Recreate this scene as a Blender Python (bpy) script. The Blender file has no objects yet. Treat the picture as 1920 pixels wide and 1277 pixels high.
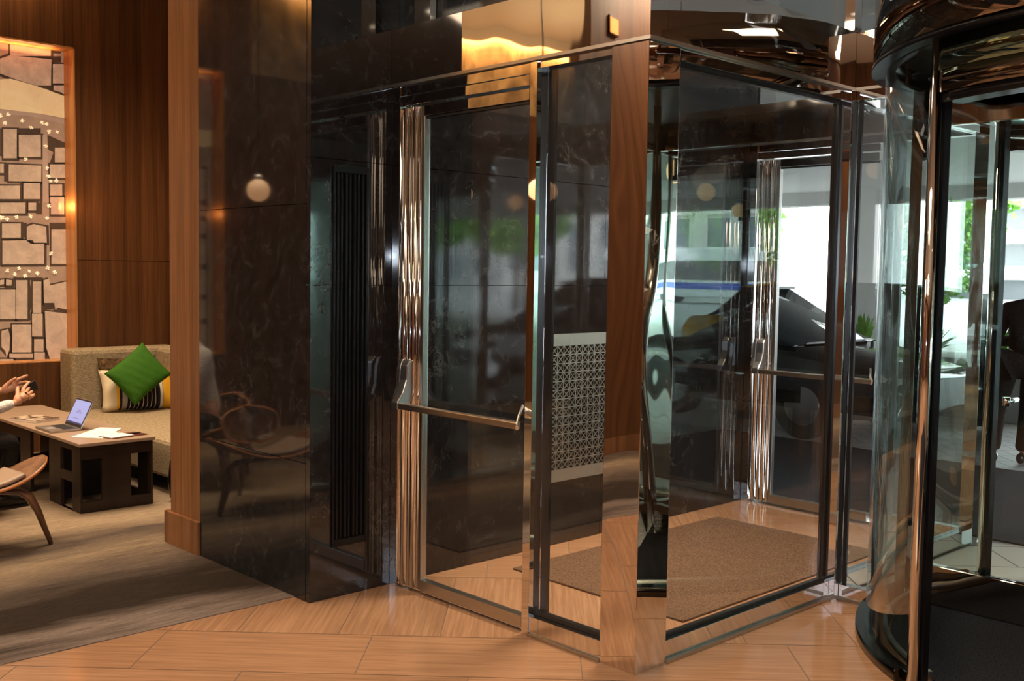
import bpy, bmesh, math, random
from mathutils import Vector, Matrix
R = math.radians
random.seed(7)
scn = bpy.context.scene
col = scn.collection
WO = {}                                   # world origin of every parent, so parts can be modelled in place

# ------------------------------------------------------------------ objects
def thing(name, label, cat, loc=(0, 0, 0), group=None, kind=None):
    o = bpy.data.objects.new(name, None); col.objects.link(o)
    o.location = loc; o.empty_display_size = .1
    WO[o.name] = Vector(loc)
    if label: o['label'] = label
    if cat: o['category'] = cat
    if group: o['group'] = group
    if kind: o['kind'] = kind
    return o

def tag(o, label=None, cat=None, group=None, kind=None):
    if label: o['label'] = label
    if cat: o['category'] = cat
    if group: o['group'] = group
    if kind: o['kind'] = kind
    return o

def obj(name, bm, mat, parent=None, smooth=False, bev=0, local=False):
    me = bpy.data.meshes.new(name)
    if isinstance(bm, bmesh.types.BMesh):
        bmesh.ops.recalc_face_normals(bm, faces=bm.faces)
        bm.to_mesh(me); bm.free()
    else:
        me.from_pydata(*bm)
    for m in (mat if isinstance(mat, (list, tuple)) else [mat]): me.materials.append(m)
    o = bpy.data.objects.new(name, me); col.objects.link(o)
    if parent:
        o.parent = parent
        if not local: o.location = -WO.get(parent.name, Vector((0, 0, 0)))
    WO[o.name] = Vector((0, 0, 0))
    if bev:
        b = o.modifiers.new('bevel', 'BEVEL'); b.width = bev; b.segments = 2; b.limit_method = 'ANGLE'
    if smooth:
        for p in me.polygons: p.use_smooth = True
    return o

def struct(name, bm, mat, **k):
    o = obj(name, bm, mat, **k); o['kind'] = 'structure'; return o

def copy_tree(o, parent=None):
    c = o.copy(); col.objects.link(c)
    if parent: c.parent = parent
    for ch in list(o.children): copy_tree(ch, c)
    return c

# ------------------------------------------------------------------ shapes
def B(): return bmesh.new()
def box(bm, x0, x1, y0, y1, z0, z1, mi=0, M=None):
    vs = [Vector((x, y, z)) for x in (x0, x1) for y in (y0, y1) for z in (z0, z1)]
    if M is not None: vs = [M @ v for v in vs]
    v = [bm.verts.new(p) for p in vs]
    for f in ((0, 1, 3, 2), (4, 6, 7, 5), (0, 4, 5, 1), (2, 3, 7, 6), (0, 2, 6, 4), (1, 5, 7, 3)):
        bm.faces.new([v[i] for i in f]).material_index = mi
    return bm
def bx(*a, **k): return box(B(), *a, **k)
def prism(bm, pts, y0, y1, axis='y', mi=0, M=None):
    """polygon extruded: pts (a,b) in the two other axes"""
    def P(a, b, c):
        v = {'y': (a, c, b), 'x': (c, a, b), 'z': (a, b, c)}[axis]
        v = Vector(v); return M @ v if M is not None else v
    A = [bm.verts.new(P(a, b, y0)) for a, b in pts]; C = [bm.verts.new(P(a, b, y1)) for a, b in pts]
    n = len(pts)
    fs = [bm.faces.new(A), bm.faces.new(C[::-1])]
    for i in range(n): fs.append(bm.faces.new([A[i], C[i], C[(i+1) % n], A[(i+1) % n]]))
    for f in fs: f.material_index = mi
    return bm
def arc_wall(bm, cx, cy, r0, r1, a0, a1, z0, z1, n=40, mi=0):
    rings = []
    for i in range(n+1):
        a = R(a0+(a1-a0)*i/n); c, s = math.cos(a), math.sin(a)
        rings.append([bm.verts.new((cx+r*c, cy+r*s, z)) for r, z in ((r0, z0), (r1, z0), (r1, z1), (r0, z1))])
    for i in range(n):
        for k in range(4):
            f = bm.faces.new([rings[i][k], rings[i][(k+1) % 4], rings[i+1][(k+1) % 4], rings[i+1][k]]); f.material_index = mi; f.smooth = k in (1, 3)
    if abs(a1-a0) < 359.9:
        bm.faces.new(rings[0]); bm.faces.new(rings[-1][::-1])
    return bm
def lathe(bm, prof, loc=(0, 0, 0), n=24, mi=0, M=None):
    rings = []
    for r, z in prof:
        ring = []
        for i in range(n):
            a = 2*math.pi*i/n; v = Vector((loc[0]+r*math.cos(a), loc[1]+r*math.sin(a), loc[2]+z))
            ring.append(bm.verts.new(M @ v if M is not None else v))
        rings.append(ring)
    for j in range(len(rings)-1):
        for i in range(n):
            f = bm.faces.new([rings[j][i], rings[j][(i+1) % n], rings[j+1][(i+1) % n], rings[j+1][i]]); f.smooth = True; f.material_index = mi
    for rg in (rings[0], rings[-1]):
        f = bm.faces.new(rg); f.material_index = mi
    return bm
def tube(bm, pts, rad, n=12, mi=0, flat=None):
    """sweep; rad = number, list, or list of (w,h) pairs for oblong sections"""
    pts = [Vector(p) for p in pts]; m = len(pts)
    rr = rad if isinstance(rad, list) else [rad]*m
    up = Vector(flat) if flat else None; rings = []; prev = None
    for i, p in enumerate(pts):
        t = (pts[min(i+1, m-1)]-pts[max(i-1, 0)]).normalized()
        ref = up if up else (prev if prev else (Vector((0, 0, 1)) if abs(t.z) < .9 else Vector((1, 0, 0))))
        a = (ref - t*ref.dot(t)).normalized(); b = t.cross(a); prev = a
        w, h = rr[i] if isinstance(rr[i], tuple) else (rr[i], rr[i])
        rings.append([bm.verts.new(p+a*h*math.cos(2*math.pi*k/n)+b*w*math.sin(2*math.pi*k/n)) for k in range(n)])
    for j in range(m-1):
        for k in range(n):
            f = bm.faces.new([rings[j][k], rings[j][(k+1) % n], rings[j+1][(k+1) % n], rings[j+1][k]]); f.smooth = True; f.material_index = mi
    for rg in (rings[0], rings[-1]): bm.faces.new(rg).material_index = mi
    return bm
def grid(bm, fn, nu, nv, mi=0):
    vs = [[bm.verts.new(fn(i/nu, j/nv)) for j in range(nv+1)] for i in range(nu+1)]
    for i in range(nu):
        for j in range(nv):
            f = bm.faces.new([vs[i][j], vs[i+1][j], vs[i+1][j+1], vs[i][j+1]]); f.smooth = True; f.material_index = mi
    return bm
def skin(name, verts, edges, mat, parent, sub=2, root=0):
    """one continuous surface grown along a skeleton; verts (x,y,z,r) or (x,y,z,rx,ry)"""
    me = bpy.data.meshes.new(name); me.from_pydata([v[:3] for v in verts], edges, []); me.materials.append(mat)
    o = bpy.data.objects.new(name, me); col.objects.link(o)
    o.modifiers.new('skin', 'SKIN').use_smooth_shade = True
    if not me.skin_vertices: me.attributes  # layer is made by the modifier
    for i, v in enumerate(verts):
        d = me.skin_vertices[0].data[i]; d.radius = (v[3], v[4] if len(v) > 4 else v[3]); d.use_root = (i == root)
    s = o.modifiers.new('sub', 'SUBSURF'); s.levels = s.render_levels = sub
    if parent: o.parent = parent; o.location = -WO.get(parent.name, Vector((0, 0, 0)))
    WO[o.name] = Vector((0, 0, 0))
    return o

# ------------------------------------------------------------------ materials
def mk(name):
    m = bpy.data.materials.new(name); m.use_nodes = True
    nt = m.node_tree; b = nt.nodes['Principled BSDF']; return m, nt, b
def N(nt, t, **k):
    n = nt.nodes.new(t)
    for a, v in k.items():
        if a in n.inputs.keys() if hasattr(n.inputs, 'keys') else False: n.inputs[a].default_value = v
        else: setattr(n, a, v)
    return n
def coords(nt, scale=(1, 1, 1), kind='Object', rot=(0, 0, 0)):
    tc = nt.nodes.new('ShaderNodeTexCoord'); mp = nt.nodes.new('ShaderNodeMapping')
    mp.inputs['Scale'].default_value = scale; mp.inputs['Rotation'].default_value = rot
    nt.links.new(tc.outputs[kind], mp.inputs['Vector']); return mp.outputs[0]
def noise(nt, vec, scale=5, detail=4, rough=.5, dist=0):
    n = nt.nodes.new('ShaderNodeTexNoise'); n.inputs['Scale'].default_value = scale; n.inputs['Detail'].default_value = detail
    n.inputs['Roughness'].default_value = rough; n.inputs['Distortion'].default_value = dist
    nt.links.new(vec, n.inputs['Vector']); return n.outputs['Fac']
def ramp(nt, fac, stops):
    r = nt.nodes.new('ShaderNodeValToRGB'); e = r.color_ramp.elements
    while len(e) < len(stops): e.new(.5)
    for el, (p, c) in zip(e, stops): el.position = p; el.color = (*c, 1)
    nt.links.new(fac, r.inputs[0]); return r.outputs[0]
def mixc(nt, a, b, fac, mode='MIX'):
    m = nt.nodes.new('ShaderNodeMix'); m.data_type = 'RGBA'; m.blend_type = mode
    for s, v in ((0, fac), (6, a), (7, b)):
        if isinstance(v, (int, float)): m.inputs[s].default_value = v
        elif isinstance(v, tuple): m.inputs[s].default_value = (*v, 1)
        else: nt.links.new(v, m.inputs[s])
    return m.outputs[2]
def bump(nt, b, h, strength, dist=.01):
    n = nt.nodes.new('ShaderNodeBump'); n.inputs['Strength'].default_value = strength; n.inputs['Distance'].default_value = dist
    nt.links.new(h, n.inputs['Height']); nt.links.new(n.outputs[0], b.inputs['Normal'])
def plain(name, c, rough=.5, metal=0, spec=.5, emit=None, es=0):
    m, nt, b = mk(name); b.inputs['Base Color'].default_value = (*c, 1); b.inputs['Roughness'].default_value = rough
    b.inputs['Metallic'].default_value = metal; b.inputs['Specular IOR Level'].default_value = spec
    if emit: b.inputs['Emission Color'].default_value = (*emit, 1); b.inputs['Emission Strength'].default_value = es
    return m
def wood(name, c0, c1, scale=(28, 28, .7), rough=.38, broad=(9, 9, .05)):
    m, nt, b = mk(name)
    f = noise(nt, coords(nt, scale), 2.2, 7, .62, .25); f2 = noise(nt, coords(nt, broad), 1.0, 2)
    c = ramp(nt, f, [(.25, c0), (.75, c1)])
    c = mixc(nt, c, ramp(nt, f2, [(.35, (.62, .6, .58)), (.62, (1.1, 1.1, 1.1))]), 1.0, 'MULTIPLY')
    nt.links.new(c, b.inputs['Base Color']); b.inputs['Roughness'].default_value = rough
    b.inputs['Specular IOR Level'].default_value = .4
    bump(nt, b, f, .08, .002); return m
def marble(name):
    m, nt, b = mk(name)
    v = coords(nt, (1, 1, 1)); w = nt.nodes.new('ShaderNodeTexNoise'); w.inputs['Scale'].default_value = 1.6; w.inputs['Detail'].default_value = 5
    nt.links.new(v, w.inputs['Vector'])
    add = nt.nodes.new('ShaderNodeVectorMath'); add.operation = 'MULTIPLY_ADD'
    nt.links.new(w.outputs['Color'], add.inputs[0]); add.inputs[1].default_value = (1.1, 1.1, 1.1); nt.links.new(v, add.inputs[2])
    n1 = noise(nt, add.outputs[0], 2.6, 9, .68, 1.6)
    r = nt.nodes.new('ShaderNodeValToRGB'); e = r.color_ramp.elements
    e[0].position = .485; e[0].color = (0, 0, 0, 1); e[1].position = .5; e[1].color = (1, 1, 1, 1)
    x = e.new(.515); x.color = (0, 0, 0, 1); nt.links.new(n1, r.inputs[0])
    n2 = noise(nt, v, 1.7, 6, .7, .6); k = ramp(nt, n2, [(.52, (0, 0, 0)), (.75, (1, 1, 1))])
    veins = mixc(nt, r.outputs[0], k, 1.0, 'MULTIPLY')
    n3 = noise(nt, v, 5.5, 8, .75, 2.2)
    base = ramp(nt, n3, [(.3, (.006, .006, .0065)), (.55, (.015, .015, .016)), (.75, (.048, .048, .053))])
    c = mixc(nt, base, (.13, .125, .12), veins)
    nt.links.new(c, b.inputs['Base Color']); b.inputs['Roughness'].default_value = .045
    b.inputs['IOR'].default_value = 1.66
    return m
def fabric(name, c0, c1, sc=180, rough=.9):
    m, nt, b = mk(name); f = noise(nt, coords(nt), sc, 3, .6); g = noise(nt, coords(nt, (1, 1, 2.5)), 40, 4)
    c = mixc(nt, ramp(nt, f, [(.35, c0), (.65, c1)]), ramp(nt, g, [(.4, (.8, .8, .8)), (.6, (1.1, 1.1, 1.1))]), 1.0, 'MULTIPLY')
    nt.links.new(c, b.inputs['Base Color']); b.inputs['Roughness'].default_value = rough; b.inputs['Specular IOR Level'].default_value = .15
    bump(nt, b, f, .3, .003); return m
def glass(name, tint, boost=1.0, ior=1.5):
    m = bpy.data.materials.new(name); m.use_nodes = True; nt = m.node_tree; nt.nodes.remove(nt.nodes['Principled BSDF'])
    out = nt.nodes['Material Output']; tr = nt.nodes.new('ShaderNodeBsdfTransparent'); tr.inputs[0].default_value = (*tint, 1)
    gl = nt.nodes.new('ShaderNodeBsdfGlossy'); gl.inputs['Roughness'].default_value = 0
    geo = nt.nodes.new('ShaderNodeNewGeometry'); mi = nt.nodes.new('ShaderNodeMix'); mi.data_type = 'FLOAT'
    nt.links.new(geo.outputs['Backfacing'], mi.inputs[0]); mi.inputs[2].default_value = ior; mi.inputs[3].default_value = 1/ior
    fr = nt.nodes.new('ShaderNodeFresnel'); nt.links.new(mi.outputs[0], fr.inputs['IOR'])
    mx = nt.nodes.new('ShaderNodeMixShader'); nt.links.new(fr.outputs[0], mx.inputs[0])
    nt.links.new(tr.outputs[0], mx.inputs[1]); nt.links.new(gl.outputs[0], mx.inputs[2]); nt.links.new(mx.outputs[0], out.inputs[0])
    return m
def mirror(name, c=(.8, .79, .78), rough=.025, wav=.05, sc=2.2):
    m, nt, b = mk(name); b.inputs['Base Color'].default_value = (*c, 1); b.inputs['Metallic'].default_value = 1
    b.inputs['Roughness'].default_value = rough
    if wav: bump(nt, b, noise(nt, coords(nt, (1, 1, .45)), sc, 1, .3), wav, .05)
    return m
def brushed(name, c=(.55, .53, .5), rough=.28, sc=(4, 4, 200)):
    m, nt, b = mk(name); f = noise(nt, coords(nt, sc), 3, 3)
    nt.links.new(ramp(nt, f, [(.3, tuple(x*.85 for x in c)), (.7, c)]), b.inputs['Base Color'])
    b.inputs['Metallic'].default_value = 1; b.inputs['Roughness'].default_value = rough; return m

W_WALL = wood('walnut_panelling', (.068, .025, .008), (.155, .063, .022))
W_PIL = wood('walnut_pilaster', (.13, .052, .019), (.28, .125, .050))
W_CHAIR = wood('walnut_chair', (.13, .06, .028), (.26, .125, .06), (14, 14, 2), .3)
W_EDGE = plain('plywood_edge', (.55, .19, .05), .35)
MARB = marble('dark_marble')
STEEL = mirror('mirror_steel'); STEEL_W = mirror('wavy_mirror_steel', (.78, .74, .71), .02, .16, 2.6)
RSTEEL = mirror('rounded_steel', (.72, .70, .68), .05, 0)
BRUSH = brushed('brushed_steel'); BAR = brushed('bar_steel', (.62, .55, .47), .3, (200, 4, 4))
CHROME = plain('chrome', (.8, .8, .8), .08, 1); BLACKR = plain('black_rubber', (.008, .008, .009), .35)
BLACKM = plain('black_metal', (.012, .012, .014), .28, .6)
SILVER = plain('silver_casting', (.62, .63, .66), .3, 1)
GL = glass('clear_glass', (.965, .975, .97)); GLG = glass('green_curved_glass', (.915, .965, .945))
CEIL = plain('cream_ceiling', (.70, .56, .36), .8); 
GREYC = plain('concrete_soffit', (.36, .35, .33), .8)
def gold_stone():
    m, nt, b = mk('gold_stone'); f = noise(nt, coords(nt, (1, 1, .5)), 3.2, 9, .72, 1.4)
    nt.links.new(ramp(nt, f, [(.3, (.07, .038, .016)), (.5, (.26, .16, .07)), (.7, (.46, .31, .15))]), b.inputs['Base Color']); b.inputs['Roughness'].default_value = .35; return m
GOLD = gold_stone()
def floor_stone():
    m, nt, b = mk('vein_cut_stone'); uv = coords(nt, (1.2, 36, 1), 'UV')
    f = noise(nt, uv, 1.6, 7, .62, .3); g = noise(nt, coords(nt, (.5, .5, 1), 'UV'), 1.1, 2)
    c = ramp(nt, f, [(.28, (.235, .125, .068)), (.5, (.315, .172, .097)), (.72, (.39, .225, .132))])
    c = mixc(nt, c, ramp(nt, g, [(.3, (.88, .87, .86)), (.7, (1.1, 1.1, 1.1))]), 1.0, 'MULTIPLY')
    nt.links.new(c, b.inputs['Base Color']); b.inputs['Roughness'].default_value = .12; b.inputs['IOR'].default_value = 1.5
    return m
FLOOR = floor_stone(); GROUT = plain('grout', (.13, .085, .06), .6)
def carpet():
    m, nt, b = mk('striped_carpet')
    tc = nt.nodes.new('ShaderNodeTexCoord'); sp = nt.nodes.new('ShaderNodeSeparateXYZ'); nt.links.new(tc.outputs['Object'], sp.inputs[0])
    f = noise(nt, coords(nt, (.5, 2.2, 1)), 1.2, 4, .6, .4)
    a = nt.nodes.new('ShaderNodeMath'); a.operation = 'MULTIPLY_ADD'; nt.links.new(f, a.inputs[0]); a.inputs[1].default_value = .9; nt.links.new(sp.outputs[1], a.inputs[2])
    mr = nt.nodes.new('ShaderNodeMapRange'); nt.links.new(a.outputs[0], mr.inputs[0]); mr.inputs[1].default_value = 4.4; mr.inputs[2].default_value = 9.6
    g = noise(nt, coords(nt, (3, 60, 1)), 2, 8, .8); h = noise(nt, coords(nt), 400, 2)
    D, Md, Lt, LL = (.026, .018, .013), (.085, .063, .050), (.22, .16, .105), (.33, .24, .155)
    c = ramp(nt, mr.outputs[0], [(.0, Md), (.10, (.17, .13, .11)), (.14, D), (.21, D), (.26, Md), (.33, Lt), (.40, Md), (.47, LL), (.60, Lt), (.72, Md), (.85, LL), (1, Lt)])
    c = mixc(nt, c, ramp(nt, g, [(.34, (.42, .42, .42)), (.66, (1.45, 1.45, 1.45))]), 1.0, 'MULTIPLY')
    nt.links.new(c, b.inputs['Base Color']); b.inputs['Roughness'].default_value = .95; b.inputs['Specular IOR Level'].default_value = .1
    bump(nt, b, h, .5, .004); return m
CARPET = carpet()
def matm(name, c0, c1):
    m, nt, b = mk(name); f = noise(nt, coords(nt), 120, 4, .8); g = noise(nt, coords(nt, (30, 90, 1)), 3, 3)
    c = mixc(nt, ramp(nt, f, [(.4, c0), (.62, c1)]), ramp(nt, g, [(.4, (.75, .75, .75)), (.6, (1.15, 1.15, 1.15))]), 1.0, 'MULTIPLY')
    nt.links.new(c, b.inputs['Base Color']); b.inputs['Roughness'].default_value = .9; b.inputs['Specular IOR Level'].default_value = .15
    bump(nt, b, f, .8, .004); return m
MATB = matm('brown_mat', (.06, .033, .020), (.17, .10, .062)); MATK = matm('black_mat', (.008, .008, .011), (.035, .035, .045))
def pavers(name, c0, c1, w, h, rot):
    m, nt, b = mk(name); br = nt.nodes.new('ShaderNodeTexBrick'); nt.links.new(coords(nt, (1, 1, 1), 'Object', (0, 0, rot)), br.inputs['Vector'])
    br.inputs['Color1'].default_value = (*c0, 1); br.inputs['Color2'].default_value = (*c1, 1); br.inputs['Mortar'].default_value = (.12, .11, .10, 1)
    br.inputs['Scale'].default_value = 1; br.inputs['Mortar Size'].default_value = .006; br.inputs['Brick Width'].default_value = w; br.inputs['Row Height'].default_value = h
    nt.links.new(br.outputs['Color'], b.inputs['Base Color']); b.inputs['Roughness'].default_value = .35; return m
PAVE = pavers('grey_pavers', (.55, .54, .52), (.62, .61, .6), .3, .3, R(45))
OUTST = pavers('pale_stone_tiles', (.52, .52, .5), (.56, .55, .53), .9, .45, R(45))
SKINM = plain('skin', (.62, .30, .17), .5); SHIRT = fabric('white_shirt', (.70, .66, .62), (.84, .80, .76), 120)
TROUS = fabric('dark_trousers', (.014, .011, .010), (.03, .025, .022), 160); JACK = fabric('black_jacket', (.006, .006, .007), (.016, .016, .02), 160)
HAIR = plain('dark_hair', (.02, .012, .008), .6); SHOE = plain('black_leather', (.012, .009, .008), .25)
SOFA = fabric('oatmeal_tweed', (.20, .15, .085), (.44, .34, .21), 150)
LEAF = plain('leaf_green', (.16, .36, .04), .6); TRUNK = plain('tree_bark', (.10, .07, .045), .9)
WHITEST = plain('white_stone', (.78, .76, .72), .8); WINDK = plain('window_dark', (.16, .19, .22), .2)
CARBLK = plain('black_car_paint', (.008, .008, .009), .08); CARYEL = plain('yellow_car_paint', (.75, .36, .01), .2)
CARGL = plain('car_window', (.02, .025, .03), .04); TYRE = plain('tyre', (.012, .012, .012), .7); RIM = plain('wheel_rim', (.5, .5, .5), .25, 1)
ART={'block':[[(3.119,3.431),(3.452,3.483),(3.451,3.381),(3.117,3.331)],[(3.037,3.297),(3.117,3.337),(3.456,3.353),(3.448,3.131),(3.325,3.115),(3.163,3.144),(3.036,3.176)],[(3.467,3.315),(3.567,3.33),(3.565,3.164),(3.465,3.151)],[(3.47,3.134),(3.564,3.147),(3.563,3.066),(3.532,3.085),(3.47,3.094)],[(3.055,2.721),(3.162,2.732),(3.158,2.486),(3.051,2.477)],[(3.177,2.684),(3.358,2.702),(3.356,2.514),(3.175,2.499)],[(3.475,2.604),(3.566,2.613),(3.564,2.486),(3.473,2.478)],[(3.43,2.457),(3.564,2.468),(3.563,2.352),(3.428,2.343)],[(3.093,2.43),(3.36,2.44),(3.356,2.304),(3.091,2.291)],[(3.024,2.43),(3.054,2.433),(3.053,2.355),(3.023,2.353)],[(3.431,2.286),(3.533,2.293),(3.532,2.194),(3.43,2.188)],[(3.43,2.177),(3.549,2.184),(3.549,2.135),(3.429,2.128)],[(3.021,2.247),(3.182,2.258),(3.18,2.145),(3.019,2.136)],[(3.21,2.282),(3.347,2.291),(3.345,2.155),(3.208,2.147)],[(3.019,2.106),(3.224,2.117),(3.222,2.027),(3.018,2.017)],[(3.248,2.118),(3.312,2.122),(3.311,2.056),(3.247,2.053)],[(3.435,2.129),(3.549,2.135),(3.547,2.033),(3.433,2.028)],[(3.032,1.934),(3.183,1.94),(3.181,1.819),(3.03,1.814)],[(3.232,1.914),(3.287,1.939),(3.393,1.92),(3.396,1.782),(3.29,1.779),(3.28,1.801),(3.23,1.8)],[(3.033,1.788),(3.224,1.8),(3.263,1.767),(3.374,1.772),(3.371,1.599),(3.03,1.589)],[(3.437,1.899),(3.563,1.903),(3.559,1.602),(3.433,1.6)],[(3.138,1.457),(3.231,1.458),(3.226,1.126),(3.133,1.127)],[(3.008,1.378),(3.131,1.378),(3.128,1.128),(3.004,1.13)],[(3.275,1.447),(3.345,1.447),(3.341,1.175),(3.271,1.177)],[(3.364,1.458),(3.415,1.47),(3.416,1.412),(3.557,1.448),(3.558,1.201),(3.457,1.226),(3.452,1.261),(3.365,1.262)],[(3.265,1.171),(3.352,1.169),(3.35,0.972),(3.263,0.975)],[(3.1,1.083),(3.258,1.079),(3.255,0.837),(3.096,0.843)],[(3.013,1.028),(3.067,1.044),(3.082,0.981),(3.075,0.867),(3.052,0.8),(3.042,0.857),(3.011,0.892)],[(3.074,0.833),(3.266,0.825),(3.266,0.79),(3.074,0.799)],[(3.279,0.951),(3.357,0.949),(3.356,0.838),(3.277,0.842)],[(3.277,0.836),(3.367,0.832),(3.366,0.762),(3.276,0.766)],[(3.372,1.192),(3.56,1.166),(3.561,0.741),(3.417,0.748),(3.379,0.878)],[(2.999,0.791),(3.106,0.786),(3.106,0.752),(2.998,0.757)],[(3.009,1.457),(3.041,1.462),(3.04,1.423),(3.008,1.417)],[(3.057,1.462),(3.105,1.457),(3.099,1.412),(3.056,1.412)]],'dark':[[(3.466,3.44),(3.536,3.451),(3.536,3.416),(3.466,3.406)],[(3.465,3.381),(3.535,3.391),(3.535,3.339),(3.465,3.329)],[(3.167,2.738),(3.359,2.758),(3.358,2.702),(3.167,2.683)],[(3.029,2.724),(3.05,2.726),(3.046,2.493),(3.025,2.492)],[(3.414,2.707),(3.566,2.653),(3.564,2.474),(3.428,2.463),(3.463,2.563),(3.418,2.582)],[(3.342,3.118),(3.47,3.123),(3.563,3.066),(3.563,3.055),(3.447,3.086)],[(3.182,2.28),(3.21,2.282),(3.207,2.116),(3.18,2.115)],[(3.056,2.433),(3.09,2.436),(3.088,2.285),(3.054,2.283)],[(3.347,2.291),(3.364,2.293),(3.362,2.125),(3.345,2.124)],[(3.123,3.36),(3.446,3.408),(3.445,3.391),(3.123,3.343)],[(3.224,2.117),(3.245,2.118),(3.244,2.018),(3.222,2.017)],[(3.312,2.122),(3.362,2.125),(3.36,2.024),(3.31,2.022)],[(3.183,1.945),(3.232,1.948),(3.23,1.82),(3.181,1.819)],[(3.421,1.956),(3.564,1.962),(3.563,1.909),(3.42,1.904)],[(3.219,1.435),(3.245,1.458),(3.273,1.343),(3.272,1.286),(3.249,1.183),(3.251,1.114),(3.237,1.125),(3.238,1.206),(3.212,1.298)],[(3.011,1.589),(3.371,1.595),(3.371,1.58),(3.011,1.575)],[(3.422,1.598),(3.565,1.6),(3.565,1.588),(3.422,1.586)],[(3.356,1.256),(3.457,1.255),(3.457,1.203),(3.355,1.204)],[(3.445,1.203),(3.56,1.201),(3.56,1.142),(3.445,1.145)],[(3.264,1.085),(3.281,1.084),(3.279,0.951),(3.262,0.952)],[(3.347,1.458),(3.364,1.458),(3.358,0.972),(3.341,0.973)],[(3.116,1.48),(3.359,1.482),(3.358,1.458),(3.116,1.457)],[(3.016,1.938),(3.029,1.939),(3.024,1.592),(3.011,1.591)]],'river':[[(3.035,3.127),(3.12,3.144),(3.314,3.114),(3.563,3.055),(3.561,2.865),(3.355,2.882),(3.031,2.884)]],'road':[[(3.031,2.879),(3.3,2.887),(3.561,2.854),(3.56,2.814),(3.3,2.848),(3.03,2.846)],[(3.373,2.703),(3.408,2.707),(3.418,2.128),(3.365,2.125)]],'star':[(3.094,2.842),(3.03,2.827),(3.061,2.77),(3.206,2.801),(3.276,2.754),(3.363,2.807),(3.407,2.797),(3.426,2.734),(3.493,2.738),(3.396,2.611),(3.231,2.484),(3.402,2.421),(3.415,2.353),(3.431,2.311),(3.482,2.32),(3.412,2.099),(3.033,1.982),(3.07,1.972),(3.146,1.989),(3.26,2.002),(3.396,1.995),(3.426,1.69),(3.399,1.565),(3.455,1.529),(3.064,1.538),(3.126,1.508),(3.158,1.56),(3.243,1.536),(3.309,1.519),(3.209,1.495),(3.017,1.981)]}  # map shapes traced from image pixels, converted beforehand to coordinates on the artwork plane
# ================================================================== CAMERA
cam = bpy.data.objects.new('camera', bpy.data.cameras.new('camera')); col.objects.link(cam)
cam.data.sensor_width = 36; cam.data.lens = 1979/1920*36; cam.data.clip_end = 400; cam.data.clip_start = .05
rx = Vector((0.7247172, -0.68887315, 0.01545199)); dn = Vector((-0.03407979, -0.05823276, -0.99772116)); fw = Vector((0.68820313, 0.72253908, -0.06567894))
cam.matrix_world = Matrix(((rx.x, -dn.x, -fw.x, 0), (rx.y, -dn.y, -fw.y, 0), (rx.z, -dn.z, -fw.z, 1.6), (0, 0, 0, 1)))
scn.camera = cam

# ================================================================== FLOORS
def clip(poly, x0, x1, y0, y1):
    def cut(ps, f, inter):
        out = []
        for i in range(len(ps)):
            a, b = ps[i-1], ps[i]
            if f(b):
                if not f(a): out.append(inter(a, b))
                out.append(b)
            elif f(a): out.append(inter(a, b))
        return out
    for ax, v, s in ((0, x0, 1), (0, x1, -1), (1, y0, 1), (1, y1, -1)):
        if not poly: return []
        poly = cut(poly, lambda p: s*(p[ax]-v) >= -1e-9, lambda a, b: tuple(a[k]+(b[k]-a[k])*((v-a[ax])/(b[ax]-a[ax])) for k in range(2)))
    return poly
S2 = 2**.5
planks = []                       # (u0,u1,v0,v1,along_u)
for k in range(-16, 12):
    vb = 4.51+.9*k
    if k % 2 == 0:
        for n in range(-30, 30):
            u = -.405+.4475*n
            if k == 0 and u >= .9 or (k != 0 and (n//4) % 2): continue
            planks.append((u, min(u+.4475, .93) if k == 0 else u+.4475, vb, vb+.9, False))
        for n in range(-12, 14):
            for r_ in (0, 1):
                u = 1.41-.9+.9*n
                if k == 0:
                    if u+.9 <= .94: continue
                    planks.append((max(u, .93), u+.9, vb+.45*r_, vb+.45*r_+.45, True))
        if k != 0:
            for n in range(-30, 30, 1):
                if (n//4) % 2 and n % 4 == 0:
                    u = -.405+.4475*n
                    for q in (0, 1):
                        for r_ in (0, 1): planks.append((u+.895*q, u+.895*(q+1), vb+.45*r_, vb+.45*r_+.45, True))
    else:
        for n in range(-14, 14):
            planks.append((.20+.9*n, 1.10+.9*n, vb+.45, vb+.9, True)); planks.append((.65+.9*n, 1.55+.9*n, vb, vb+.45, True))
def plank_floor(rects, z):
    bm = B(); uvl = bm.loops.layers.uv.new('UVMap'); g = .0022
    for (u0, u1, v0, v1, al) in planks:
        ou, ov = random.uniform(0, 40), random.uniform(0, 40)
        q = [(u0+g, v0+g), (u1-g, v0+g), (u1-g, v1-g), (u0+g, v1-g)]
        w = [((u+v)/S2, (v-u)/S2) for u, v in q]
        for rc in rects:
            p = clip(w, *rc)
            if len(p) < 3: continue
            f = bm.faces.new([bm.verts.new((x, y, z)) for x, y in p])
            for lp in f.loops:
                x, y, _ = lp.vert.co; u, v = (x-y)/S2, (x+y)/S2
                lp[uvl].uv = (u+ou, v+ov) if al else (v+ou, u+ov)
    for rc in rects: box(bm, rc[0], rc[1], rc[2], rc[3], -.05, z-.0012, mi=1)
    return bm
struct('floor', plank_floor([(-3.5, 4.80, -6, 4.37), (4.80, 6.40, 2.62, 4.25)], 0), [FLOOR, GROUT])
struct('floor_carpet', bx(-3.5, 6.4, 4.37, 9.6, -.05, .004), CARPET)
struct('pavement_entrance', bx(4.80, 6.5, -12, 2.62, -.05, -.002), OUTST)
o = obj('pavement_forecourt', bx(6.5, 17, -30, 30, -.06, -.003), PAVE); o['kind'] = 'structure'
o = obj('street', bx(17, 140, -120, 120, -.16, -.10), pavers('asphalt', (.35, .35, .35), (.38, .38, .38), 3, 3, 0)); o['kind'] = 'structure'

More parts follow.
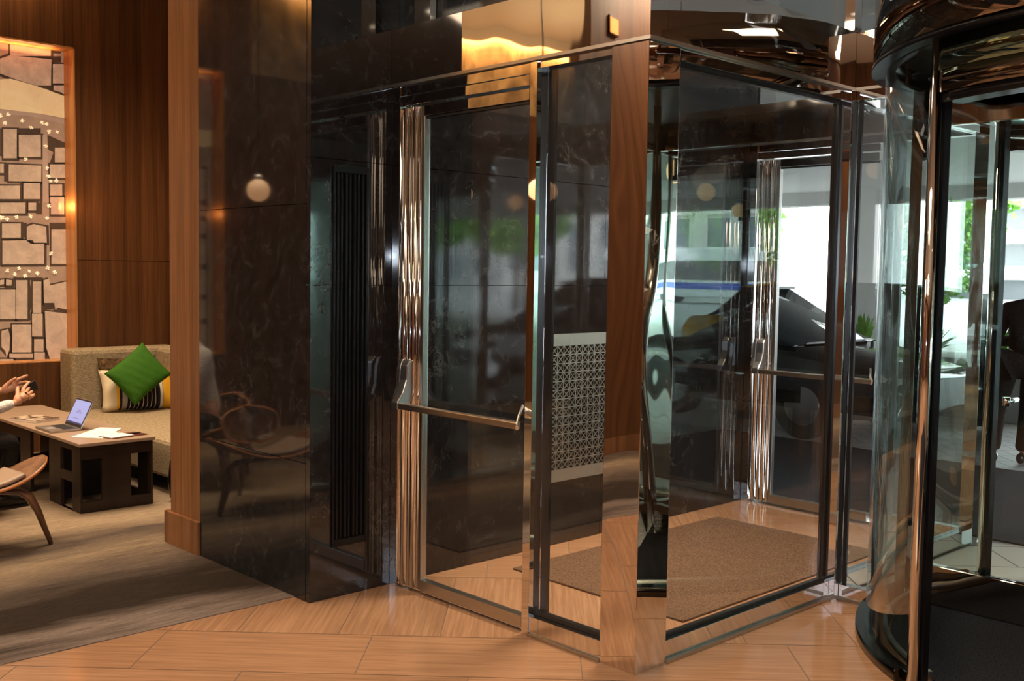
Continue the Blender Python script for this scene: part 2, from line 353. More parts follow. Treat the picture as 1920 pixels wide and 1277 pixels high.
# ================================================================== WALLS, CEILINGS
CZ = 4.35
def slab(bm, x0, x1, y0, y1, z0, z1, g=.0015):
    box(bm, x0+(g if x1-x0 > .1 else 0), x1-(g if x1-x0 > .1 else 0), y0+(g if y1-y0 > .1 else 0), y1-(g if y1-y0 > .1 else 0), z0+g, z1-g)
bm = B()
for z0, z1 in ((0, .67), (.67, 1.90), (1.90, 3.1), (3.1, CZ)): slab(bm, 2.725, 2.76, 4.272, 5.335, z0, z1)
VG = (2.845, 3.052, .25, 2.09)          # recess of the slot grille
for X0, X1 in ((2.725, 3.235), (3.235, 4.80), (4.80, 6.37)):
    for z0, z1 in ((0, 1.52), (1.52, 2.115), (2.115, 3.1), (3.1, CZ)):
        if X0 < 3 and z0 < 2:
            for a, b_ in ((X0, VG[0]), (VG[1], X1)): box(bm, a+(.0015 if a == X0 else 0), b_-(.0015 if b_ == X1 else 0), 4.238, 4.271, z0+.0015, z1-.0015)
            if z0 == 0: box(bm, VG[0], VG[1], 4.238, 4.271, 0, VG[2])
            else: box(bm, VG[0], VG[1], 4.238, 4.271, VG[3], z1-.0015)
        else: slab(bm, X0, X1, 4.238, 4.271, z0, z1)
struct('wall_marble', bm, MARB)
struct('wall_marble_core', bx(2.762, 6.40, 4.273, 5.333, 0, CZ), plain('joint_dark', (.02, .018, .017), .6))
bm = B(); box(bm, 2.733, 6.4, 5.337, 5.70, 0, CZ)
struct('trim_1', bm, W_PIL)
struct('baseboard_pilaster', bx(2.712, 6.4, 5.337, 5.745, 0, .19), W_PIL, bev=.003)
NX0, NX1, NZ0, NZ1 = .49, 3.57, .765, 3.44
bm = B()
box(bm, .2, NX0, 9.2, 9.5, 0, CZ); box(bm, NX1, 6.4, 9.2, 9.5, 1.64, CZ); box(bm, NX1, 6.4, 9.203, 9.5, 0, 1.637)
box(bm, NX0, NX1, 9.2, 9.5, 0, NZ0); box(bm, NX0, NX1, 9.2, 9.5, NZ1, CZ); box(bm, NX0, NX1, 9.45, 9.5, NZ0, NZ1)
box(bm, NX1, 6.4, 9.46, 9.49, 1.63, 1.65)
struct('wall_back', bm, W_WALL)
bm = B(); lt = .012
box(bm, NX1-lt, NX1, 9.2, 9.418, NZ0, NZ1); box(bm, NX0, NX0+lt, 9.2, 9.418, NZ0, NZ1); box(bm, NX0, NX1, 9.2, 9.418, NZ1-lt, NZ1); box(bm, NX0, NX1, 9.2, 9.418, NZ0, NZ0+.008)
struct('trim_2', bm, wood('niche_lining', (.50, .22, .07), (.68, .32, .11)))
struct('wall_back_stone', bx(-3.5, .2, 9.2, 9.5, 3.45, CZ), GOLD)
struct('wall_back_lower', bx(-3.5, .2, 9.21, 9.5, 0, 3.449), W_WALL)
bm = B(); box(bm, -3.7, -3.5, -6, 9.5, 0, CZ); struct('wall_left', bm, W_WALL)
struct('wall_front', bx(-3.7, 4.9, -6.2, -6, 0, CZ), W_WALL)
struct('wall_right', bx(6.4, 6.6, 4.24, 24, 0, CZ+.3), plain('facade_stone', (.30, .29, .27), .6))
struct('wall_lounge_side', bx(6.2, 6.399, 5.746, 9.2, 0, CZ), W_WALL)
struct('ceiling', bx(-3.7, 4.80, -6.2, 9.5, CZ, CZ+.2), CEIL)
struct('ceiling_vestibule', bx(4.80, 6.6, 2.60, 9.5, CZ, CZ+.2), CEIL)
bm = B()                                          # canopy with an open court
box(bm, 4.90, 16, -30, 2.60, 3.9, 4.3); box(bm, 6.6, 16, 2.60, 30, 3.9, 4.3)
box(bm, 16, 27, -30, 1.8, 3.9, 4.3); box(bm, 16, 27, 7.4, 30, 3.9, 4.3)
for i in range(-7, 8): box(bm, 4.95 if i*4 < 2 else 6.7, 16, i*4-.1, i*4+.1, 3.86, 3.9)
box(bm, 26.4, 27, -30, 1.8, 3.55, 3.9); box(bm, 26.4, 27, 7.4, 30, 3.55, 3.9)
struct('ceiling_canopy', bm, GREYC)
for i, (x, y, w) in enumerate(((20.4, 10.6, .7), (25.5, -8.6, .8), (25.5, -17, .8), (12, -9, .8), (21.5, 16, .8))):
    o = obj('concrete_column', bx(x-w/2, x+w/2, y-w/2, y+w/2, -.1, 3.9), plain('column_%d' % i, (.42, .41, .39), .7) if i == 0 else bpy.data.materials['column_0'], bev=.02)
    tag(o, ['square grey concrete column seen through the narrow panel beside the curved glass', 'square concrete column at the outer canopy edge, mirrored right of the street view',
            'square concrete column far off at the outer canopy edge', 'square concrete column of the canopy near the black parked car', 'square concrete column beyond the parked car and the street door'][i], 'column', 'canopy columns')

# facade south of the revolving door (seen in the mirrors)
bm = B()
for y in (-6.0, -4.6, -3.1, -1.6, -.16): box(bm, 4.74, 4.82, y-.03, y+.03, 0, CZ)
box(bm, 4.74, 4.82, -6, -.16, 0, .1); box(bm, 4.74, 4.82, -6, -.16, 2.5, 2.62)
w = struct('window_1', bm, STEEL)
struct('window_pane', bx(4.775, 4.787, -6, -.16, .1, CZ), GL, parent=w)

# ================================================================== ART NICHE
t = thing('wall_artwork', 'large backlit aerial city map print with small white ornaments, set in the wood wall', 'artwork', (2, 9.42, NZ0))
def artmat(name, c, c2, es):
    m, nt, b = mk(name); f = noise(nt, coords(nt, (1, 1, 1)), 9, 6, .7, .5)
    cc = ramp(nt, f, [(.3, c), (.7, c2)]); nt.links.new(cc, b.inputs['Base Color']); nt.links.new(cc, b.inputs['Emission Color'])
    b.inputs['Emission Strength'].default_value = es; b.inputs['Roughness'].default_value = .6; return m
ES = .50
A_BG = artmat('map_ground', (.26, .16, .10), (.34, .22, .14), ES); A_BL = artmat('map_block', (.33, .225, .15), (.52, .36, .23), ES)
A_DK = artmat('map_shadow', (.035, .02, .015), (.07, .04, .02), ES); A_RV = artmat('map_river', (.62, .45, .22), (.74, .56, .30), ES); A_RD = artmat('map_road', (.32, .21, .14), (.38, .25, .17), ES)
obj('map_sheet', bx(NX0, NX1, 9.42, 9.445, NZ0, NZ1), A_BG, t)
ol = []
for pl in ART['block']+[]:
    cx_ = sum(q_[0] for q_ in pl)/len(pl); cz_ = sum(q_[1] for q_ in pl)/len(pl)
    ol.append([(q_[0]+(.017 if q_[0] > cx_ else -.017)+.004, q_[1]+(.017 if q_[1] > cz_ else -.017)-.004) for q_ in pl])
def layer(name, polys, mat, y):
    bm = B()
    for p in polys: prism(bm, p, 9.4205, 9.4205-y)
    obj(name, bm, mat, t)
rb = []; rd = []
random.seed(3)
x = .55
while x < 2.75:                                 # blocks left of the frame edge, seen in the polished marble
    wd = random.uniform(.18, .4); z = .8
    while z < 2.55:
        h = random.uniform(.15, .38)
        rb.append([(x+.02, z+.02), (x+wd-.03, z+.02), (x+wd-.03, z+h-.03), (x+.02, z+h-.03)])
        rd.append([(x, z), (x+.05, z), (x+.05, z+h), (x, z+h)]); z += h
    x += wd
    if x > 2.6: break
layer('map_shadows', ART['dark']+rd, A_DK, .001); layer('map_outlines', ol, A_DK, .0015); layer('map_blocks', ART['block']+rb, A_BL, .002)
layer('map_river', ART['river']+[[(NX0, 2.9), (2.98, 2.85), (2.98, 2.52), (NX0, 2.75)]], A_RV, .003)
layer('map_roads', ART['road'], A_RD, .0025)
random.seed(5)
for i, (x, z) in enumerate(ART['star']):
    bm = B()
    for a in (.3+i, 1.9+i, 3.5+i, 5.0+i):
        c, s_ = math.cos(a), math.sin(a); r_ = random.uniform(.011, .019)
        prism(bm, [(x, z), (x+r_*math.cos(a-.5), z+r_*math.sin(a-.5)), (x+r_*1.1*c, z+r_*1.1*s_), (x+r_*math.cos(a+.5), z+r_*math.sin(a+.5))], 9.405+random.uniform(-.006, .004), 9.412)
    obj('ornament', bm, bpy.data.materials.get('ornament_white') or plain('ornament_white', (.95, .85, .6), .4, emit=(1, .85, .55), es=.5), t)

# ================================================================== VESTIBULE
t = thing('vestibule_enclosure', 'mirror-polished steel and glass vestibule frame standing against the dark marble wall', 'enclosure', (3.2, 2.62, 0))
PO = [('corner_post', bx(3.2, 3.395, 2.622, 2.812, 0, 2.492), STEEL_W, .002),
      ('mullion', bx(3.2, 3.268, 3.229, 3.273, 0, 2.492), STEEL, .0015),
      ('wall_jamb', bx(3.2, 3.275, 4.180, 4.236, 0, 2.492), STEEL, .0015),
      ('far_post', bx(4.70, 4.772, 2.60, 2.668, 0, 2.492), STEEL, .0015),
      ('street_mullion', bx(6.31, 6.37, 3.17, 3.23, 0, 2.492), STEEL, .0015),
      ('street_post', bx(6.30, 6.38, 2.60, 2.68, 0, 2.492), STEEL, .0015),
      ('street_jamb', bx(6.30, 6.37, 4.18, 4.236, 0, 2.492), STEEL, .0015)]
for n, b_, m, bv in PO: obj(n, b_, m, t, bev=bv)
for n, b_ in (('header_band', bx(3.19, 3.30, 2.612, 4.236, 2.508, 2.772)), ('header_band', bx(3.301, 4.775, 2.612, 2.70, 2.508, 2.772)),
              ('header_band', bx(4.776, 6.30, 2.612, 2.70, 2.508, 2.772)), ('header_band', bx(6.301, 6.39, 2.612, 4.236, 2.508, 2.772)), ('header_band', bx(4.75, 4.80, 2.43, 2.611, 2.508, 2.772))): obj(n, b_, STEEL_W, t)
for n, b_ in (('ledge', bx(3.186, 3.31, 2.606, 4.236, 2.493, 2.507)), ('ledge', bx(3.311, 6.30, 2.606, 2.70, 2.493, 2.507)), ('ledge', bx(6.301, 6.395, 2.606, 4.236, 2.493, 2.507)), ('ledge', bx(4.745, 4.80, 2.43, 2.605, 2.493, 2.507))): obj(n, b_, BRUSH, t)
for n, b_ in (('top_rail', bx(3.205, 3.27, 3.274, 4.179, 2.445, 2.492)), ('top_rail', bx(3.21, 3.27, 2.813, 3.228, 2.462, 2.492)), ('top_rail', bx(3.396, 4.699, 2.63, 2.69, 2.445, 2.492)),
              ('top_rail', bx(4.773, 6.299, 2.63, 2.69, 2.445, 2.492)), ('top_rail', bx(6.31, 6.37, 2.681, 3.169, 2.445, 2.492)), ('top_rail', bx(6.31, 6.37, 3.231, 4.179, 2.445, 2.492)), ('top_rail', bx(4.74, 4.79, 2.43, 2.599, 2.445, 2.492))): obj(n, b_, STEEL, t, bev=.001)
for n, b_ in (('sill', bx(3.205, 3.27, 2.813, 3.228, .0, .088)), ('sill', bx(3.396, 4.699, 2.63, 2.69, 0, .092)), ('sill', bx(4.773, 6.299, 2.63, 2.69, 0, .092)),
              ('sill', bx(6.31, 6.37, 2.681, 3.169, 0, .092)), ('sill', bx(4.74, 4.79, 2.44, 2.599, 0, .075))): obj(n, b_, STEEL, t, bev=.0015)
for n, b_ in (('floor_trim', bx(3.192, 3.204, 2.813, 3.228, 0, .014)), ('floor_trim', bx(3.396, 4.699, 2.612, 2.629, 0, .016)), ('floor_trim', bx(4.73, 4.739, 2.44, 2.599, 0, .014))): obj(n, b_, BRUSH, t)
for n, b_ in (('gasket', bx(3.27, 3.284, 3.185, 3.228, .088, 2.462)), ('gasket', bx(4.664, 4.685, 2.658, 2.678, .092, 2.445)), ('gasket', bx(4.760, 4.776, 2.575, 2.594, .075, 2.445)),
              ('gasket', bx(3.396, 4.699, 2.655, 2.682, .093, .105)), ('gasket', bx(3.235, 3.262, 2.813, 3.228, .089, .108)), ('gasket', bx(6.33, 6.36, 3.13, 3.165, .092, 2.445)), ('gasket', bx(3.396, 4.699, 2.655, 2.682, 2.425, 2.444))): obj(n, b_, BLACKR, t)
for n, b_ in (('glass_pane', bx(3.245, 3.257, 2.813, 3.228, .088, 2.462)), ('glass_pane', bx(3.396, 4.663, 2.662, 2.674, .092, 2.445)), ('glass_pane', bx(4.773, 6.299, 2.662, 2.674, .092, 2.445)),
              ('glass_pane', bx(6.34, 6.352, 2.681, 3.129, .092, 2.445)), ('glass_pane', bx(4.762, 4.774, 2.45, 2.574, .075, 2.445))): obj(n, b_, GL, t)
# glazing above the band
for n, b_ in (('upper_pane', bx(4.765, 4.777, -.16, 2.60, 2.845, CZ)), ('upper_pane', bx(3.245, 3.257, 2.66, 4.236, 2.772, CZ)), ('upper_pane', bx(3.26, 6.30, 2.655, 2.667, 2.772, CZ)), ('upper_pane', bx(6.34, 6.352, 2.67, 4.236, 2.772, CZ))): obj(n, b_, GL, t)
for n, b_ in (('upper_post', bx(3.225, 3.275, 2.60, 2.65, 2.773, CZ)), ('upper_post', bx(4.70, 4.77, 2.60, 2.65, 2.773, CZ)), ('upper_post', bx(3.205, 3.24, 3.96, 4.08, 2.773, CZ))): obj(n, b_, STEEL, t)

# ---- doors
def make_door(x, tagname, label):
    """hinge stile near the marble wall (+Y), leaf towards -Y; plane at X=x, panic bar on the lobby side"""
    d = thing(tagname, label, 'door', (x, 4.17, 0))
    bm = B()
    for y0, y1, xo in ((4.135, 4.168, .0), (4.100, 4.130, .012), (4.062, 4.096, .004), (4.030, 4.058, .014)):
        yc, hw = (y0+y1)/2, (y1-y0)/2
        pr = [(x+.055, y1), (x+.055, y0)]+[(x+xo+.016-.016*math.sin(a), yc-hw*math.cos(a)) for a in [math.pi*i/12 for i in range(13)]]
        prism(bm, pr, .02, 2.385, axis='z')
    obj('hinge_stile', bm, RSTEEL, d, smooth=True)
    obj('edge_strip', bx(x+.015, x+.05, 4.004, 4.026, .02, 2.385), BRUSH, d, bev=.003)
    obj('bottom_rail', bx(x+.01, x+.05, 3.285, 4.003, .018, .075), BRUSH, d, bev=.002)
    obj('top_rail', bx(x+.01, x+.05, 3.285, 4.003, 2.335, 2.385), STEEL, d, bev=.002)
    obj('transom_bar', bx(x+.0, x+.05, 3.275, 4.178, 2.395, 2.441), STEEL, d, bev=.002)
    obj('gasket', bx(x+.02, x+.045, 3.285, 4.003, 2.322, 2.334), BLACKR, d)
    obj('glass_pane', bx(x+.024, x+.036, 3.285, 4.003, .075, 2.322), GL, d)
    p = bpy.data.objects.new('panic_bar', None); col.objects.link(p); p.parent = d; p.location = (-x, -4.17, 0); WO[p.name] = Vector((0, 0, 0))
    obj('push_bar', bx(x-.085, x-.058, 3.235, 4.075, .921, .953), BAR, p, bev=.006)
    bm = B()
    prism(bm, [(x-.012, 1.155), (x-.030, 1.13), (x-.034, 1.06), (x-.055, 1.0), (x-.088, .955), (x-.088, .918), (x-.03, .93), (x+.0, .96), (x+.0, 1.155)], 4.065, 4.120, axis='y')
    obj('lever_housing', bm, SILVER, p, bev=.006)
    bm = B()
    prism(bm, [(x-.010, 1.155), (x-.024, 1.11), (x-.03, 1.02), (x-.05, .965), (x-.02, .95), (x+.002, .96), (x+.002, 1.155)], 4.130, 4.160, axis='y')
    obj('lever_housing', bm, SILVER, p, bev=.004)
    bm = B(); tube(bm, [(x-.085, 3.232, .930), (x-.05, 3.262, .965), (x+.006, 3.292, 1.01)], [(.007, .016), (.006, .013), (.006, .011)])
    obj('end_arm', bm, BAR, p)
    return d
make_door(3.2, 'glass_door', 'clear glass swing door with a panic bar, between dark marble and the copper-toned corner post')
make_door(6.30, 'glass_door', 'far glass door with a panic bar on the street side of the vestibule')

# ---- slot grille and starburst grille
t = thing('slot_grille', 'tall narrow black slot grille let into the dark marble beside the door', 'grille', (2.95, 4.24, .25))
bm = B(); x0, x1, z0, z1 = VG[0]+.001, VG[1]-.001, VG[2]+.001, VG[3]-.001
box(bm, x0, x0+.014, 4.226, 4.27, z0, z1); box(bm, x1-.014, x1, 4.226, 4.27, z0, z1); box(bm, x0+.014, x1-.014, 4.226, 4.27, z0, z0+.035); box(bm, x0+.014, x1-.014, 4.226, 4.27, z1-.035, z1)
obj('frame', bm, BLACKM, t, bev=.002)
n = 7
for i in range(n):
    xx = x0+.03+(x1-x0-.06)*i/(n-1)
    obj('slat', bx(xx-.0065, xx+.0065, 4.229+.004*(i % 2), 4.262, z0+.036, z1-.036), BLACKM, t, bev=.003)
obj('backing', bx(x0+.014, x1-.014, 4.264, 4.27, z0+.035, z1-.035), plain('grille_black', (.004, .004, .004), .6), t)
t = thing('starburst_grille', 'satin steel vent plate with a starburst lattice on the marble wall inside the vestibule', 'grille', (4.58, 4.23, .38))
x0, x1, z0, z1 = 4.33, 4.83, .375, 1.24
bm = B(); box(bm, x0, x1, 4.227, 4.237, z1-.07, z1); box(bm, x0, x1, 4.227, 4.237, z0, z0+.07); box(bm, x0, x0+.012, 4.227, 4.237, z0+.07, z1-.07); box(bm, x1-.012, x1, 4.227, 4.237, z0+.07, z1-.07)
PLATE = brushed('satin_plate', (.66, .60, .50), .32, (200, 200, 3)); obj('plate_margin', bm, PLATE, t)
bm = B(); a0, a1, b0, b1 = x0+.012, x1-.012, z0+.07, z1-.07; nx = 9; pt = (a1-a0)/nx; nz = round((b1-b0)/pt); pz = (b1-b0)/nz
for i in range(1, nx): box(bm, a0+pt*i-.0028, a0+pt*i+.0028, 4.2285, 4.234, b0, b1)
for j in range(1, nz): box(bm, a0, a1, 4.2285, 4.234, b0+pz*j-.0028, b0+pz*j+.0028)
for i in range(nx):
    for j in range(nz):
        cx_, cz_ = a0+pt*(i+.5), b0+pz*(j+.5)
        for s_ in (1, -1):
            M = Matrix.Translation((cx_, 4.2312, cz_)) @ Matrix.Rotation(s_*math.atan2(pz, pt), 4, 'Y')
            L = math.hypot(pt, pz)/2; box(bm, -L, L, -.0024, .0024, -.0022, .0022, M=M)
        for s_ in (0,):
            for k in range(4):
                pass
obj('lattice', bm, PLATE, t)
obj('dark_backing', bx(a0, a1, 4.2355, 4.2375, b0, b1), plain('vent_dark', (.015, .012, .01), .7), t)

tag(obj('entrance_mat', bx(3.86, 5.72, 2.885, 4.02, .0005, .011), MATB, bev=.003), 'brown ribbed walk-off mat laid on the stone floor inside the vestibule', 'mat')

# ================================================================== REVOLVING DOOR
CX, CY = 5.0, 1.19
t = thing('revolving_door', 'large revolving door with a curved green-tinted glass drum and slim steel poles', 'revolving door', (CX, CY, 0))
for n_, a0, a1 in (('curved_glass', 60.5, 148.5), ('curved_glass', 240.5, 328.5)):
    obj(n_, arc_wall(B(), CX, CY, 1.226, 1.24, a0, a1, .05, 2.49, n=160), GLG, t)
    for am in ((91.5,) if a0 < 100 else (271.5,)):
        M = Matrix.Translation((CX, CY, 0)) @ Matrix.Rotation(R(am), 4, 'Z'); obj('drum_mullion', box(B(), 1.165, 1.222, -.026, .026, 0, 2.49, M=M), mirror('dark_mullion', (.30, .27, .25), .04, 0) if not bpy.data.materials.get('dark_mullion') else bpy.data.materials['dark_mullion'], t, bev=.003)
    bm = arc_wall(B(), CX, CY, 1.241, 1.283, a0+2, a1-2, 0, .05, n=120); arc_wall(bm, CX, CY, 1.215, 1.241, a0, a1, 0, .049, n=120); obj('base_ring', bm, plain('bronze_base', (.06, .055, .05), .12, 1) if not bpy.data.materials.get('bronze_base') else bpy.data.materials['bronze_base'], t)
    obj('base_ring', arc_wall(B(), CX, CY, 1.145, 1.165, a0, a1, 0, .05, n=120), BRUSH, t)
    for a in (a0-.6, a1+.6):
        bm = B(); lathe(bm, [(.0235, 0), (.0235, 2.505)], (CX+1.242*math.cos(R(a)), CY+1.242*math.sin(R(a)), 0), 32)
        obj('pole', bm, mirror('pole_steel', (.85, .80, .76), .03, 0) if not bpy.data.materials.get('pole_steel') else bpy.data.materials['pole_steel'], t)
        M = Matrix.Translation((CX, CY, 0)) @ Matrix.Rotation(R(a), 4, 'Z')
        obj('end_channel', box(B(), 1.185, 1.215, -.018, .018, 0, 2.49, M=M), BLACKM, t, bev=.004)
obj('upper_casing', arc_wall(B(), CX, CY, 1.24, 1.295, 0, 360, 2.508, 2.84, 256), mirror('casing_mirror', (.34, .29, .26), .03, .04, 1.5), t)
obj('casing_rim', arc_wall(B(), CX, CY, 1.20, 1.30, 0, 360, 2.49, 2.507, 96), BLACKM, t)
obj('casing_lid', arc_wall(B(), CX, CY, 0, 1.25, 0, 360, 2.60, 2.64, 48), plain('drum_ceiling', (.05, .045, .04), .4), t)
for a0, a1 in ((150.5, 238.5), (330.5, 418.5)):
    obj('canopy_fascia', arc_wall(B(), CX, CY, 1.225, 1.262, a0, a1, 2.372, 2.489, n=120), mirror('green_mirror', (.20, .30, .285), .04, .03, 3) if not bpy.data.materials.get('green_mirror') else bpy.data.materials['green_mirror'], t)
    obj('canopy_rail', arc_wall(B(), CX, CY, 1.222, 1.254, a0, a1, 2.292, 2.371, n=120), mirror('rail_mirror', (.20, .18, .17), .05, .04, 3) if not bpy.data.materials.get('rail_mirror') else bpy.data.materials['rail_mirror'], t)
    obj('canopy_gasket', arc_wall(B(), CX, CY, 1.15, 1.24, a0, a1, 2.255, 2.291), BLACKM, t)
for k in range(4):
    M = Matrix.Translation((CX, CY, 0)) @ Matrix.Rotation(R(90+90*k), 4, 'Z')
    wng = bpy.data.objects.new('wing', None); col.objects.link(wng); wng.parent = t; wng.location = (-CX, -CY, 0); WO[wng.name] = Vector((0, 0, 0))
    obj('wing_glass', box(B(), .05, 1.09, -.005, .005, .205, 2.32, M=M), GLG, wng)
    obj('kick_rail', box(B(), .05, 1.09, -.022, .022, .012, .204, M=M), mirror('kick_mirror', (.45, .40, .36), .04, .25, 4) if not bpy.data.materials.get('kick_mirror') else bpy.data.materials['kick_mirror'], wng, bev=.004)
    obj('head_rail', box(B(), .05, 1.09, -.022, .022, 2.321, 2.48, M=M), bpy.data.materials['kick_mirror'], wng, bev=.004)
    obj('stile', box(B(), 1.091, 1.138, -.012, .012, .012, 2.48, M=M), BLACKM, wng, bev=.002)
    bm = B(); tube(bm, [M @ Vector((.72, s_, 1.04)) for s_ in (-.06, .06)], .012); tube(bm, [M @ Vector((.72, .06, 1.02)), M @ Vector((.72, .06, 1.06))], .017)
    obj('knob', bm, CHROME, wng)
bm = B(); lathe(bm, [(.045, 0.0), (.045, 2.6)], (CX, CY, 0), 24); obj('centre_shaft', bm, STEEL, t)
tag(obj('drum_mat', arc_wall(B(), CX, CY, 0.05, 1.13, 0, 360, .0005, .009, 72), MATK), 'round black mat on the floor inside the revolving door', 'mat')
bm = B(); prism(bm, [(2.2, .1), (3.79, .1)]+[(CX+1.305*math.cos(R(a)), CY+1.305*math.sin(R(a))) for a in range(215, 153, -6)]+[(3.80, 1.80), (2.2, 1.80)], .0005, .009, axis='z')
tag(obj('lobby_mat', bm, MATK), 'black rectangular mat on the stone floor in front of the revolving door', 'mat')
tag(obj('outdoor_mat', bx(6.55, 9.05, -1.0, 7.8, -.002, .008), MATK), 'large dark mat on the pavement outside the revolving door', 'mat')
# ================================================================== LOUNGE
def matr(name, stops, axis=0, rough=.8, w=1.0):
    """hard stripes across the local x of a cushion"""
    m, nt, b = mk(name); tc = nt.nodes.new('ShaderNodeTexCoord'); sp = nt.nodes.new('ShaderNodeSeparateXYZ'); nt.links.new(tc.outputs['Object'], sp.inputs[0])
    ma = nt.nodes.new('ShaderNodeMath'); ma.operation = 'MULTIPLY_ADD'; ma.inputs[1].default_value = 1/w; ma.inputs[2].default_value = .5; nt.links.new(sp.outputs[axis], ma.inputs[0])
    r = nt.nodes.new('ShaderNodeValToRGB'); r.color_ramp.interpolation = 'CONSTANT'; e = r.color_ramp.elements
    while len(e) < len(stops): e.new(.5)
    for el, (p, c) in zip(e, stops): el.position = p; el.color = (*c, 1)
    nt.links.new(ma.outputs[0], r.inputs[0]); nt.links.new(r.outputs[0], b.inputs['Base Color']); b.inputs['Roughness'].default_value = rough
    b.inputs['Specular IOR Level'].default_value = .2
    bump(nt, b, noise(nt, coords(nt), 14, 3), .35, .02); return m
def pillow(name, w, h, th, mat, loc, rot, label, cat='cushion', group=None):
    bm = B()
    for s_ in (1, -1):
        def fn(a, b, s_=s_):
            u, v = 2*a-1, 2*b-1
            p = max(0, (1-u*u)*(1-v*v))**.42
            k = 1-.07*(1-abs(v)**2)*abs(u)**3; kv = 1-.07*(1-abs(u)**2)*abs(v)**3
            wr = .004*math.sin(u*19+v*7)*p
            return (w/2*u*k, s_*(th/2*p+wr), h/2*v*kv)
        grid(bm, fn, 20, 20)
    bmesh.ops.remove_doubles(bm, verts=bm.verts, dist=.0008)
    o = obj(name, bm, mat, smooth=True); o.location = loc; o.rotation_euler = rot
    return tag(o, label, cat, group)
t = thing('sofa', 'oatmeal tweed corner sofa with a high back below the artwork wall', 'sofa', (3.7, 8.4, 0))
obj('seat', bx(3.30, 4.10, 6.86, 8.85, .11, .38), SOFA, t, bev=.03)
obj('backrest', bx(3.385, 4.36, 8.86, 9.15, .10, .885), SOFA, t, bev=.035)
obj('side_backrest', bx(4.11, 4.36, 6.86, 8.855, .10, .885), SOFA, t, bev=.035)
for x, y in ((3.38, 6.95), (4.25, 6.95), (3.45, 9.05), (4.25, 9.05)): obj('leg', bx(x-.03, x+.03, y-.03, y+.03, .004, .11), BLACKM, t)
K, WH, YE, GR, NV = (.015, .012, .012), (.75, .70, .58), (.80, .42, .03), (.34, .31, .25), (.03, .03, .06)
CRM = (.66, .56, .38)
st = [(0, CRM), (.17, YE), (.205, K), (.235, GR), (.30, K)]
for i in range(7): st += [(.335+i*.055, WH), (.343+i*.055, K)]
st = st[:5]+st[5:19]+[(.71, NV), (.735, WH), (.77, GR), (.785, YE)]
STR = matr('striped_cushion_cloth', st, w=.66); GRN = matr('green_cushion_cloth', [(0, (.036, .125, .008)), (1, (.04, .13, .009))], w=1)
BRC = fabric('brown_cushion_cloth', (.03, .017, .008), (.14, .08, .035), 30)
pillow('cushion', .52, .42, .14, BRC, (3.84, 8.79, .61), (R(-12), 0, 0), 'dark brown patterned cushion at the back, mostly hidden by the green one')
pillow('cushion', .66, .35, .16, STR, (3.84, 8.60, .55), (R(-16), R(2), 0), 'cushion with cream, black and yellow stripes standing on the sofa seat')
pillow('cushion', .42, .36, .13, GRN, (3.775, 8.45, .70), (R(-22), R(-36), R(4)), 'bright green cushion tilted on its corner over the striped one')

DKW = wood('dark_table_wood', (.012, .007, .004), (.030, .017, .010), (1, 20, 20), .4); TOP = plain('taupe_table_top', (.36, .25, .17), .35)
t = thing('coffee_table', 'long low dark table with a taupe top and square cut-out sides', 'table', (2.85, 7.7, 0))
obj('tabletop', bx(2.60, 3.105, 6.70, 8.78, .437, .46), TOP, t, bev=.004)
def fret(bm, a0, a1, z0, z1, holes, c0, c1, axis):
    """panel a0..a1 with rectangular holes (h0,h1,zz0,zz1) sorted in a"""
    def bb(p, q, r_, s_): box(bm, *((p, q, c0, c1, r_, s_) if axis == 'x' else (c0, c1, p, q, r_, s_)))
    cur = a0
    for h0, h1, q0, q1 in holes:
        if h0 > cur: bb(cur, h0, z0, z1)
        bb(h0, h1, z0, q0); bb(h0, h1, q1, z1); cur = h1
    if cur < a1: bb(cur, a1, z0, z1)
bm = B(); fret(bm, 2.61, 3.095, .006, .436, [(2.615, 2.755, .075, .35), (2.945, 3.08, .075, .36)], 6.72, 6.745, 'x'); obj('end_panel', bm, DKW, t)
bm = B(); fret(bm, 2.61, 3.095, .006, .436, [(2.615, 2.755, .075, .35), (2.945, 3.08, .075, .36)], 8.72, 8.745, 'x'); obj('end_panel', bm, DKW, t)
bm = B(); fret(bm, 6.746, 7.25, .006, .436, [(6.85, 7.05, .006, .40)], 2.61, 2.632, 'y'); box(bm, 2.61, 2.632, 6.85, 7.05, .19, .25); obj('side_panel', bm, DKW, t)
bm = B(); fret(bm, 7.6, 8.718, .006, .436, [(7.8, 8.1, .08, .36)], 2.61, 2.632, 'y'); obj('side_panel', bm, DKW, t)
bm = B(); fret(bm, 6.746, 8.718, .006, .436, [(6.9, 7.2, .08, .36), (7.6, 8.1, .08, .36)], 3.072, 3.094, 'y'); obj('side_panel', bm, DKW, t)
obj('inner_panel', bx(2.64, 3.065, 7.24, 7.262, .006, .436), DKW, t)

ALU = plain('laptop_aluminium', (.50, .47, .44), .3, .9); KEY = plain('laptop_keys', (.02, .02, .02), .5)
t = thing('laptop', 'open silver laptop with a pale blue screen on the low table', 'laptop', (2.72, 7.38, .46))
zt = .4615
obj('base', bx(2.62, 2.82, 7.24, 7.53, zt, zt+.013), ALU, t, bev=.003)
bm = B()
for i in range(5):
    for j in range(12): box(bm, 2.715+i*.0185, 2.730+i*.0185, 7.262+j*.0208, 7.280+j*.0208, zt+.0131, zt+.0145)
obj('keyboard', bm, KEY, t); obj('touchpad', bx(2.64, 2.695, 7.34, 7.43, zt+.0131, zt+.0137), plain('touchpad', (.3, .28, .27), .4), t)
M = Matrix.Translation((2.82, 7.385, zt+.012)) @ Matrix.Rotation(R(26), 4, 'Y')
obj('lid', box(B(), 0, .007, -.145, .145, 0, .205, M=M), ALU, t, bev=.002)
